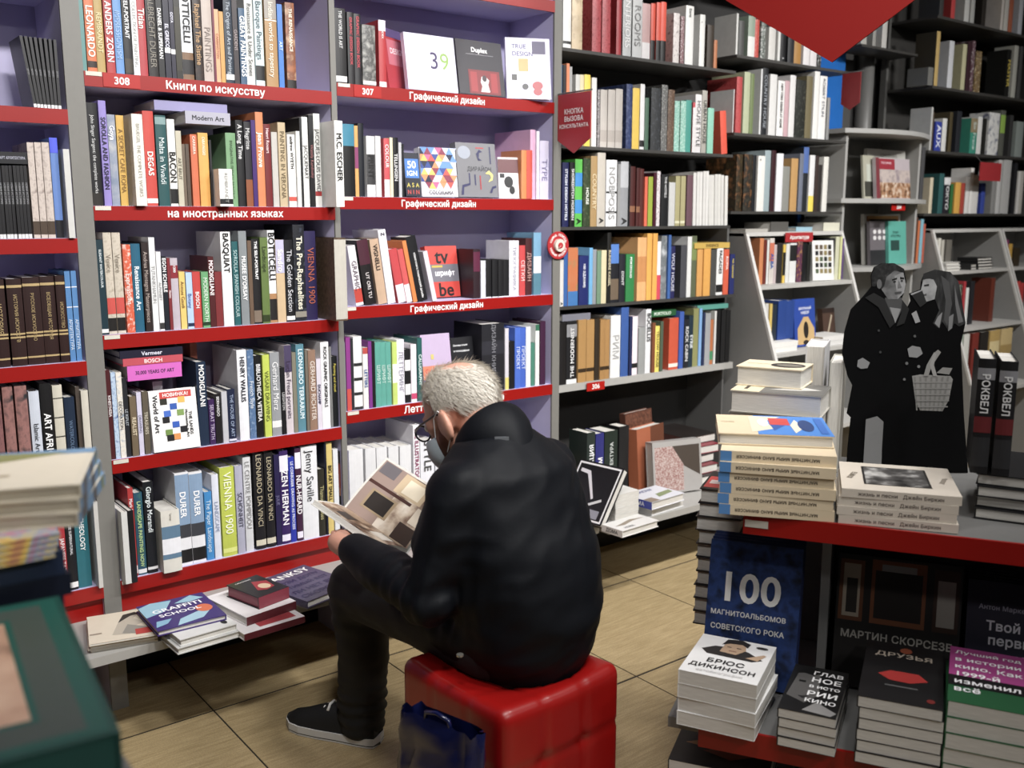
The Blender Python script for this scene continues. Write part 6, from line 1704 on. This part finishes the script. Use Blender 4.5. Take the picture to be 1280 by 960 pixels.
RK, RA = C(-.42, 2.63, .43)-MO, C(-.462, 2.80, .10)-MO
for s in (1, -1):
    capsule(body, [P(.0, s*.09, .48), LK if s > 0 else RK, (LA if s > 0 else RA)-Vector((0, 0, .01))], [.075, .055, .04], 12)
def hand(W, d, pn, side, curls, thumb_up):
    """W wrist, d pointing direction, pn palm normal; five separate bent fingers"""
    d = d.normalized(); pn = (pn-d*pn.dot(d)).normalized(); sd = d.cross(pn).normalized()*side
    capsule(body, [W, W+d*.035, W+d*.075], [.027, .030, .028], 10)
    for i, (off, L_) in enumerate(((-.030, .072), (-.010, .082), (.011, .078), (.031, .062))):
        b0 = W+d*.085+sd*off; sphere(body, b0-d*.012, (.012, .012, .012))
        p = b0; dr = d; pts = [p]
        for k, c_ in enumerate(curls):
            dr = (dr*math.cos(c_)+pn*math.sin(c_)).normalized(); nrm_pn = pn
            p = p+dr*L_*(.45, .32, .23)[k]; pts.append(p)
            pn_local = pn
        capsule(body, [b0-d*.015]+pts, [.0105, .0100, .0092, .0086, .0078], 8)
    tb = W+d*.028-sd*.028
    capsule(body, [tb, tb-sd*.022+d*.022+pn*.010*thumb_up, tb-sd*.026+d*.050+pn*.016*thumb_up], [.0125, .0110, .0092], 8)
# open book frame
G0, G1 = Vector((1.281, 2.107, .574))-MO, Vector((1.213, 2.324, .652))-MO
eA, eB = Vector((.150, .030, .125)), Vector((-.128, -.105, .058))
gd = (G1-G0).normalized()
eA = (eA-gd*eA.dot(gd)*.6); eB = (eB-gd*eB.dot(gd)*.6)
nA = gd.cross(eA).normalized(); nB = eB.cross(gd).normalized()
if nA.z < 0: nA = -nA
if nB.z < 0: nB = -nB
LW = G0*.62+G1*.38+eB*1.18-nB*.036
hand(LW, gd*.35-eB.normalized(), nB, -1, (.0, .10, .15), .0)
RW = G0*.86+G1*.14+eA*1.12-nA*.034
hand(RW, gd*.35-eA.normalized(), nA, 1, (.0, .10, .15), .0)
for E_1, W_1 in ((LE, LW), (RE, RW)): capsule(body, [E_1, W_1], [.042, .028], 12)
bodyo = fuse('body', body, .006, 3, SKIN, man)

# face details
for s in (-1, 1):
    mbe = MB(); sphere(mbe, Hd(.088, s*.030, .002), (.012, .012, .012), HA, 12, 8); mbe.build('eye', M('e6e2dc', .2), man, smooth=True)
    mbi = MB(); sphere(mbi, Hd(.0985, s*.030, .001), (.003, .006, .006), HA, 10, 6); mbi.build('iris', M('3c3630', .2), man, smooth=True)
# glasses
gl = MB()
for s in (-1, 1):
    ring = [Hd(.112+.004*math.cos(t)*0, s*.033+.025*math.cos(t), -.004+.020*math.sin(t)) for t in [2*math.pi*i/18 for i in range(19)]]
    gl.tube(ring, .0024, 6)
    gl.tube([Hd(.110, s*.058, .004), Hd(.07, s*.079, .008), Hd(.0, s*.087, .010), Hd(-.028, s*.088, -.004)], .0026, 6)
gl.tube([Hd(.112, -.009, 0), Hd(.115, 0, .003), Hd(.112, .009, 0)], .0022, 6)
gl.build('glasses', M('141416', .3), man, smooth=True)
lens = MB()
for s in (-1, 1):
    pts = [Hd(.112, s*.033+.024*math.cos(2*math.pi*i/18), -.004+.019*math.sin(2*math.pi*i/18)) for i in range(18)]; lens.add(pts, [tuple(range(18))])
gm = bpy.data.materials.new('mat_lens'); gm.use_nodes = True; gb_ = gm.node_tree.nodes['Principled BSDF']; gb_.inputs['Transmission Weight'].default_value = 1.0; gb_.inputs['Roughness'].default_value = .02; gb_.inputs['IOR'].default_value = 1.05
lens.build('lenses', gm, man)
# face mask: a patch over the lower face and ear loops
mk = MB(); nu, nv = 16, 8; vs = []
for j in range(nv+1):
    for i in range(nu+1):
        th = math.radians(-78+156*i/nu); ph = j/nv
        z = -.028-.078*ph*(1-.35*(abs(th)/1.4)**2)-.006*abs(math.sin(th))
        r = .071+.030*math.cos(th)*math.sin(math.pi*(.25+.6*ph))
        vs.append(Hd(.026+r*1.0*math.cos(th), r*.98*math.sin(th), z))
mk.add(vs, [(j*(nu+1)+i, j*(nu+1)+i+1, (j+1)*(nu+1)+i+1, (j+1)*(nu+1)+i) for j in range(nv) for i in range(nu)])
mko = mk.build('face_mask', M('b9c9d2', .8, .05), man, smooth=True)
lp = MB()
for s in (-1, 1):
    lp.tube([Hd(.040, s*.075, -.036), Hd(.012, s*.086, .004), Hd(-.014, s*.092, .014), Hd(-.034, s*.094, -.012), Hd(-.026, s*.092, -.050), Hd(.020, s*.078, -.080)], .0012, 5)
lp.build('ear_loops', M('e8e8e6', .8), man)
# hair: short white strands over a thin cap, thin on the crown
rh = random.Random(5); hm = MB()
def hair_ok(x, y, z):
    # head-local unit direction on the cranium
    front = x > .52 and z < .72
    low = z < -.30 - .18*(x < -.3)
    side_face = x > .20 and z < .28
    ear = abs(y) > .7 and -.5 < z < -.18 and -.35 < x < .2
    return not (front or low or side_face or ear)
cap = MB(); nu, nv = 40, 26; vv = []; ok = []
for j in range(nv+1):
    for i in range(nu):
        ph = math.pi*j/nv; th = 2*math.pi*i/nu
        d = (math.sin(ph)*math.cos(th), math.sin(ph)*math.sin(th), math.cos(ph))
        bald = max(0, 1-math.hypot((d[0]+.36)/.62, (d[1]-.08)/.52)) if d[2] > .2 else 0
        k = 1.045-.085*min(1, bald*2.5)+.006*noise.noise(Vector(d)*6)
        vv.append(Hd(-.012+.100*k*d[0], .079*k*d[1]*1.02, .030+.088*k*d[2])); ok.append(hair_ok(*d))
cap.add(vv, [(j*nu+i, (j+1)*nu+i, (j+1)*nu+(i+1) % nu, j*nu+(i+1) % nu) for j in range(nv) for i in range(nu) if all(ok[q] for q in (j*nu+i, (j+1)*nu+i, (j+1)*nu+(i+1) % nu, j*nu+(i+1) % nu))])
HAIR = M('dad3c6', .6, .18, 160)
hair = cap.build('hair', HAIR, man, smooth=True)
n_ = 0
while n_ < 9000:
    d = Vector((rh.gauss(0, 1), rh.gauss(0, 1), rh.gauss(0, 1))).normalized()
    if not hair_ok(*d): continue
    bald = max(0, 1-math.hypot((d.x+.36)/.62, (d.y-.08)/.52)) if d.z > .2 else 0
    if rh.random() < bald*2.6: continue
    n_ += 1
    base = Hd(-.012+.100*1.03*d.x, .079*1.04*d.y, .030+.088*1.03*d.z)
    nrm = (hf*d.x/.100+hl*d.y/.079+hu*d.z/.088).normalized()
    fall = -hf*.75-hu*.75 if d.x < .4 else hf*.3-hu*.5+hl*d.y
    fl = (fall-nrm*fall.dot(nrm)).normalized()*.8+nrm*rh.uniform(.08, .42)+Vector((rh.gauss(0, .19), rh.gauss(0, .19), rh.gauss(0, .19)))
    fl.normalize(); L_ = rh.uniform(.016, .036); wd = fl.cross(nrm).normalized()*.0006
    mid = base+fl*L_*.55; tipp = base+fl*L_-nrm*L_*.15
    hm.add([base-wd, base+wd, mid+wd*.8, mid-wd*.8, tipp], [(0, 1, 2, 3), (3, 2, 4)])
st_o = hm.build('hair_strands', HAIR, hair); st_o['kind'] = 'stuff'

# jacket
jk = MB()
rings = [(-.02,.408,.125,.13),(-.02,.46,.150,.165),(-.02,.53,.163,.185),(-.015,.62,.167,.195),(.0,.71,.160,.198),(.022,.79,.147,.198),(.045,.855,.128,.195),(.07,.905,.10,.165),(.088,.945,.075,.105)]
loft(jk, [(P(f, 0, z), FD*a+Vector((0, 0, -a*.25*(z > .8))), LF*b) for f, z, a, b in rings], 36)
for S_1, E_1, W_1 in ((P(.048, .150, .845), LE, LW), (P(.048, -.150, .845), RE, RW)):
    m1 = (S_1+E_1)*.5; m2 = E_1+(W_1-E_1)*.5; w3 = E_1+(W_1-E_1)*.80
    capsule(jk, [S_1, m1, E_1, m2, w3], [.076, .072, .066, .055, .043], 18)
capsule(jk, [P(.05, .09, .49), P(.22, .085, .50)], [.085, .07], 16)          # skirt of the jacket over the lap
capsule(jk, [P(.05, -.09, .49), P(.22, -.10, .50)], [.085, .07], 16)
sphere(jk, P(.06, 0, .60), (.14, .17, .15), (FD, LF, Vector((0, 0, 1))), 18, 12)
def wrinkle(co, n):
    f = co.dot(FD); l = co.dot(LF); z = co.z
    a = noise.noise(Vector((f*5+z*9, l*4, z*12-f*10)))*.006 + (1-abs(noise.noise(Vector((f*7+l*5, l*8-z*5, z*17+l*9)))*2.2))*.0035 + noise.noise(co*24)*.0012
    # diagonal drag folds from the shoulder to the waist and around the elbow
    fold = math.sin((z*1.0+f*.65-l*.25)*62+2.2*noise.noise(co*5))
    wgt = math.exp(-((z-.60)/.16)**2)*.0007
    el_ = math.exp(-((co-LE).length/.11)**2)*.006*math.sin((co-LE).dot((LW-LE).normalized())*150)
    return co+n*(a+fold*wgt+el_)
JK = M('05080f', .62, .12, 90, bump=.12, spec=.2)
jacket = fuse('jacket', jk, .0095, 5, JK, man, wrinkle)
# stand-up collar
cl = MB(); n = 30; vs = []
cax = (Hd(-.045, 0, -.045)-NB).normalized(); ca = (FD-cax*FD.dot(cax)).normalized(); cb = cax.cross(ca)
for r_, hgt in ((.048, -.080), (.092, -.028), (.094, .016), (.089, .034), (.084, .033), (.060, -.06)):
    for i in range(n+1):
        t = math.radians(28+304*i/n)
        up = hgt*(1-.15*math.cos(t)) if hgt > 0 else hgt*(1-.35*math.cos(t))
        vs.append(NB+cax*(up+.006)+(ca*math.cos(t)*1.06+cb*math.sin(t)*.98)*(r_+.006*noise.noise(Vector((i*.3, r_*20, 1)))))
cl.add(vs, [(j*(n+1)+i, j*(n+1)+i+1, (j+1)*(n+1)+i+1, (j+1)*(n+1)+i) for j in range(5) for i in range(n)])
co_ = cl.build('collar', JK, man, smooth=True); md = co_.modifiers.new('s', 'SUBSURF'); md.levels = 1; md.render_levels = 1
# small silver tag below the collar, on the back
tg_ = P(.012, .055, .957)
MB().box(-.016, .016, -.0015, .0015, -.004, .004).build('silver_tag', M('9a9ea4', .3, metal=.6), man)
tgo = man.children[-1] if False else [o for o in bpy.data.objects if o.name.startswith('silver_tag')][-1]
tgo.location = tg_; tgo.rotation_euler = (0, 0, math.atan2(RGT.y, RGT.x))

# trousers
tr = MB()
loft(tr, [(P(-.02, 0, .400), FD*.12, LF*.125), (P(-.02, 0, .46), FD*.14, LF*.155), (P(-.01, 0, .54), FD*.13, LF*.15)], 28)
for hp, kn, an in ((P(.02, .085, .475), LK, LA), (P(.02, -.085, .475), RK, RA)):
    capsule(tr, [hp, hp+(kn-hp)*.5+Vector((0, 0, .008)), kn], [.088, .086, .079], 18)
    sh = kn+(an-kn)*.5-FD*.018
    capsule(tr, [kn-Vector((0, 0, .01)), sh, an-Vector((0, 0, .005)), an-Vector((0, 0, .04))], [.078, .071, .066, .066], 18)
def wr2(co, n):
    a = noise.noise(Vector((co.x*14, co.y*14, co.z*34)))*.004
    kz = math.exp(-((co-LK).length/.12)**2)*.003*math.sin(co.z*140)
    az = math.exp(-((co.z-.12)/.07)**2)*.004*math.sin(co.z*190+3*noise.noise(co*9))
    return co+n*(a+kz+az)
trousers = fuse('trousers', tr, .009, 4, M('0e0f12', .75, .2, 120, bump=.2), man, wr2)
MB().tube([(0, 0, 0), (0, 0, .004)], .008, 12).build('rivet', M('b8b4a8', .25, metal=.8), man)
rv = [o for o in bpy.data.objects if o.name.startswith('rivet')][-1]
rvp = atd(575, 820, 1.985)-MO; rv.location = rvp

# shoes
def shoe(heel, toe):
    d = (toe-heel); d.z = 0; L_ = d.length; d.normalize(); s = Vector((-d.y, d.x, 0))
    def q(x, y, z): return heel+d*x*L_+s*y+Vector((0, 0, z))
    prof = [(0, .028, .058), (.06, .034, .062), (.2, .037, .062), (.4, .038, .060), (.6, .043, .050), (.8, .043, .040), (.92, .034, .034), (1.0, .012, .024)]
    outl = [(x, w) for x, w, _ in prof]
    r = empty('shoe_pair'); bpy.data.objects.remove(r)
    up = MB(); vs = []; n = 16
    hts = [.075, .082, .088, .100, .085, .060, .050, .036]
    for (x, w, _), ht in zip(prof, hts):
        for i in range(n):
            t = math.pi*i/(n-1); vs.append(q(x, w*.97*math.cos(t), .022+(ht-.022)*math.sin(t)**.8))
    m_ = len(prof)
    up.add(vs, [(j*n+i, j*n+i+1, (j+1)*n+i+1, (j+1)*n+i) for j in range(m_-1) for i in range(n-1)]+[tuple(range(n)), tuple((m_-1)*n+i for i in range(n-1, -1, -1))])
    so = MB(); fin = [(x, w+.003) for x, w in outl]
    poly = [(x, w) for x, w in fin]+[(1.02, 0)]+[(x, -w) for x, w in reversed(fin)]+[(-.02, 0)]
    nn = len(poly); vs = [q(x, w, .001) for x, w in poly]+[q(x, w, .027) for x, w in poly]
    so.add(vs, [tuple(range(nn)), tuple(range(2*nn-1, nn-1, -1))]+[(i, nn+i, nn+(i+1) % nn, (i+1) % nn) for i in range(nn)])
    ru = MB(); vs = [q(x, w*.98, .0) for x, w in poly]+[q(x, w*1.01, .008) for x, w in poly]
    ru.add(vs, [tuple(range(nn)), tuple(range(2*nn-1, nn-1, -1))]+[(i, nn+i, nn+(i+1) % nn, (i+1) % nn) for i in range(nn)])
    la = MB()
    for k in range(3):
        x = .50+.06*k; zt = .094-.012*k
        la.tube([q(x, -.024, zt-.012), q(x, -.010, zt+.0015), q(x, .010, zt+.0015), q(x, .024, zt-.012)], .0042, 6)
    return up, so, ru, la
for hl_, to_ in ((C(-.372, 2.505, 0)-MO, C(-.645, 2.612, 0)-MO), (C(-.456, 2.745, 0)-MO, C(-.515, 3.02, 0)-MO)):
    up, so, ru, la = shoe(hl_, to_)
    s1 = up.build('shoe', M('101114', .7, .1, 200), man, smooth=True); so.build('sole', M('c9c7c2', .6), s1); ru.build('outsole', M('3a3630', .7), s1); la.build('laces', M('dcdad6', .7), s1, smooth=True)

# ------------------------------------------------------------------ the open book in the reader's hands
ob = empty('open_book', MO+G0); tag(ob, 'open book of interior photographs held by the reader', 'book')
z0_ = Vector((0, 0, 0)); g = G1-G0
def slab(e, nrm, t0, t1, k0=0.0, k1=1.0, g0=0.0, g1=1.0, curve=0.0):
    vs = []; m_ = 8
    for t in (t0, t1):
        for i in range(m_+1):
            u = k0+(k1-k0)*i/m_; bow = curve*math.sin(math.pi*min(1, u*1.0))*(1-u*.5)
            for w_ in (g0, g1): vs.append(e*u+g*w_+nrm*(t+bow))
    o_ = 2*(m_+1); fs = []
    for i in range(m_):
        a = 2*i; fs += [(a, a+2, a+3, a+1), (o_+a, o_+a+1, o_+a+3, o_+a+2), (a, o_+a, o_+a+2, a+2), (a+1, a+3, o_+a+3, o_+a+1)]
    fs += [(0, 1, o_+1, o_), (2*m_, o_+2*m_, o_+2*m_+1, 2*m_+1)]
    return MB().add(vs, fs)
ROOM = [MOT(['2c1c16', '6a4a3a', 'c8b49c', 'e8dccb'], 16), MOT(['241a16', '8a6a50', 'd8c4a8'], 22)]
for nm, e, nr in (('right_half', eA, nA), ('left_half', eB, nB)):
    h_ = empty(nm); h_.parent = ob
    slab(e, nr, -.0035, -.001).build('cover_board', M('d8d6d2', .4), h_)
    slab(e*.985, nr, -.001, .011, 0, 1, .01, .99, .006).build('page_block', PAGES, h_, smooth=False)
    def pt(u, v, lift, e=e, nr=nr):
        uu = u*.985; bow = .006*math.sin(math.pi*uu)*(1-uu*.5); return e*uu*1.0+g*(.01+.98*v)+nr*(.0113+bow+lift)
    mb = MB()
    def quad(u0, v0, u1, v1, c_, lift):
        k = 8; vs = [pt(u0+(u1-u0)*i/k, v, lift) for i in range(k+1) for v in (v0, v1)]
        mb.add(vs, [(2*i, 2*i+2, 2*i+3, 2*i+1) for i in range(k)], to_mat(c_))
    quad(.0, .0, .965, .97, ROOM[0], .0002)
    if nm == 'right_half':
        quad(.0, .55, .965, .97, '9a8378', .0004)
        quad(.55, .30, .60, .97, '4a2c26', .0006); quad(.18, .45, .5, .85, 'a08a6a', .0007); quad(.21, .49, .47, .81, '2c2622', .0009)
        quad(.62, .2, .95, .62, 'c8b08c', .0006); quad(.66, .26, .90, .52, 'e6d8bc', .0009); quad(.02, .02, .3, .28, '3c2c24', .0007); quad(.34, .04, .6, .2, 'd8cab4', .0009); quad(.7, .02, .92, .14, 'a89880', .0009); quad(.75, .70, .95, .95, '6a6468', .0008)
    else:
        quad(.02, .3, .9, .95, ROOM[1], .0004); quad(.1, .5, .5, .9, 'a88c70', .0006); quad(.3, .1, .7, .3, 'd8d0c4', .0006); quad(.55, .55, .85, .75, '2a2420', .0008); quad(.05, .05, .25, .3, 'c0aa8c', .0006)
    mb.build('printed_photo', None, h_)

# the pouf's top is pressed down by the sitter
from mathutils.bvhtree import BVHTree
trees = []
for o_ in (trousers, jacket): trees.append(BVHTree.FromPolygons([v.co+MO for v in o_.data.vertices], [tuple(p.vertices) for p in o_.data.polygons]))
bpy.context.view_layer.update(); mw = pf.matrix_world.copy(); mwi = mw.inverted()
for v in pf.data.vertices:
    p = mw @ v.co
    if p.z < .25: continue
    under = [h[0].z for h in (t.ray_cast(Vector((p.x, p.y, .15)), Vector((0, 0, 1))) for t in trees) if h[0] is not None]
    if under and p.z > min(under)+.002: p.z = min(under)+.002; v.co = mwi @ p
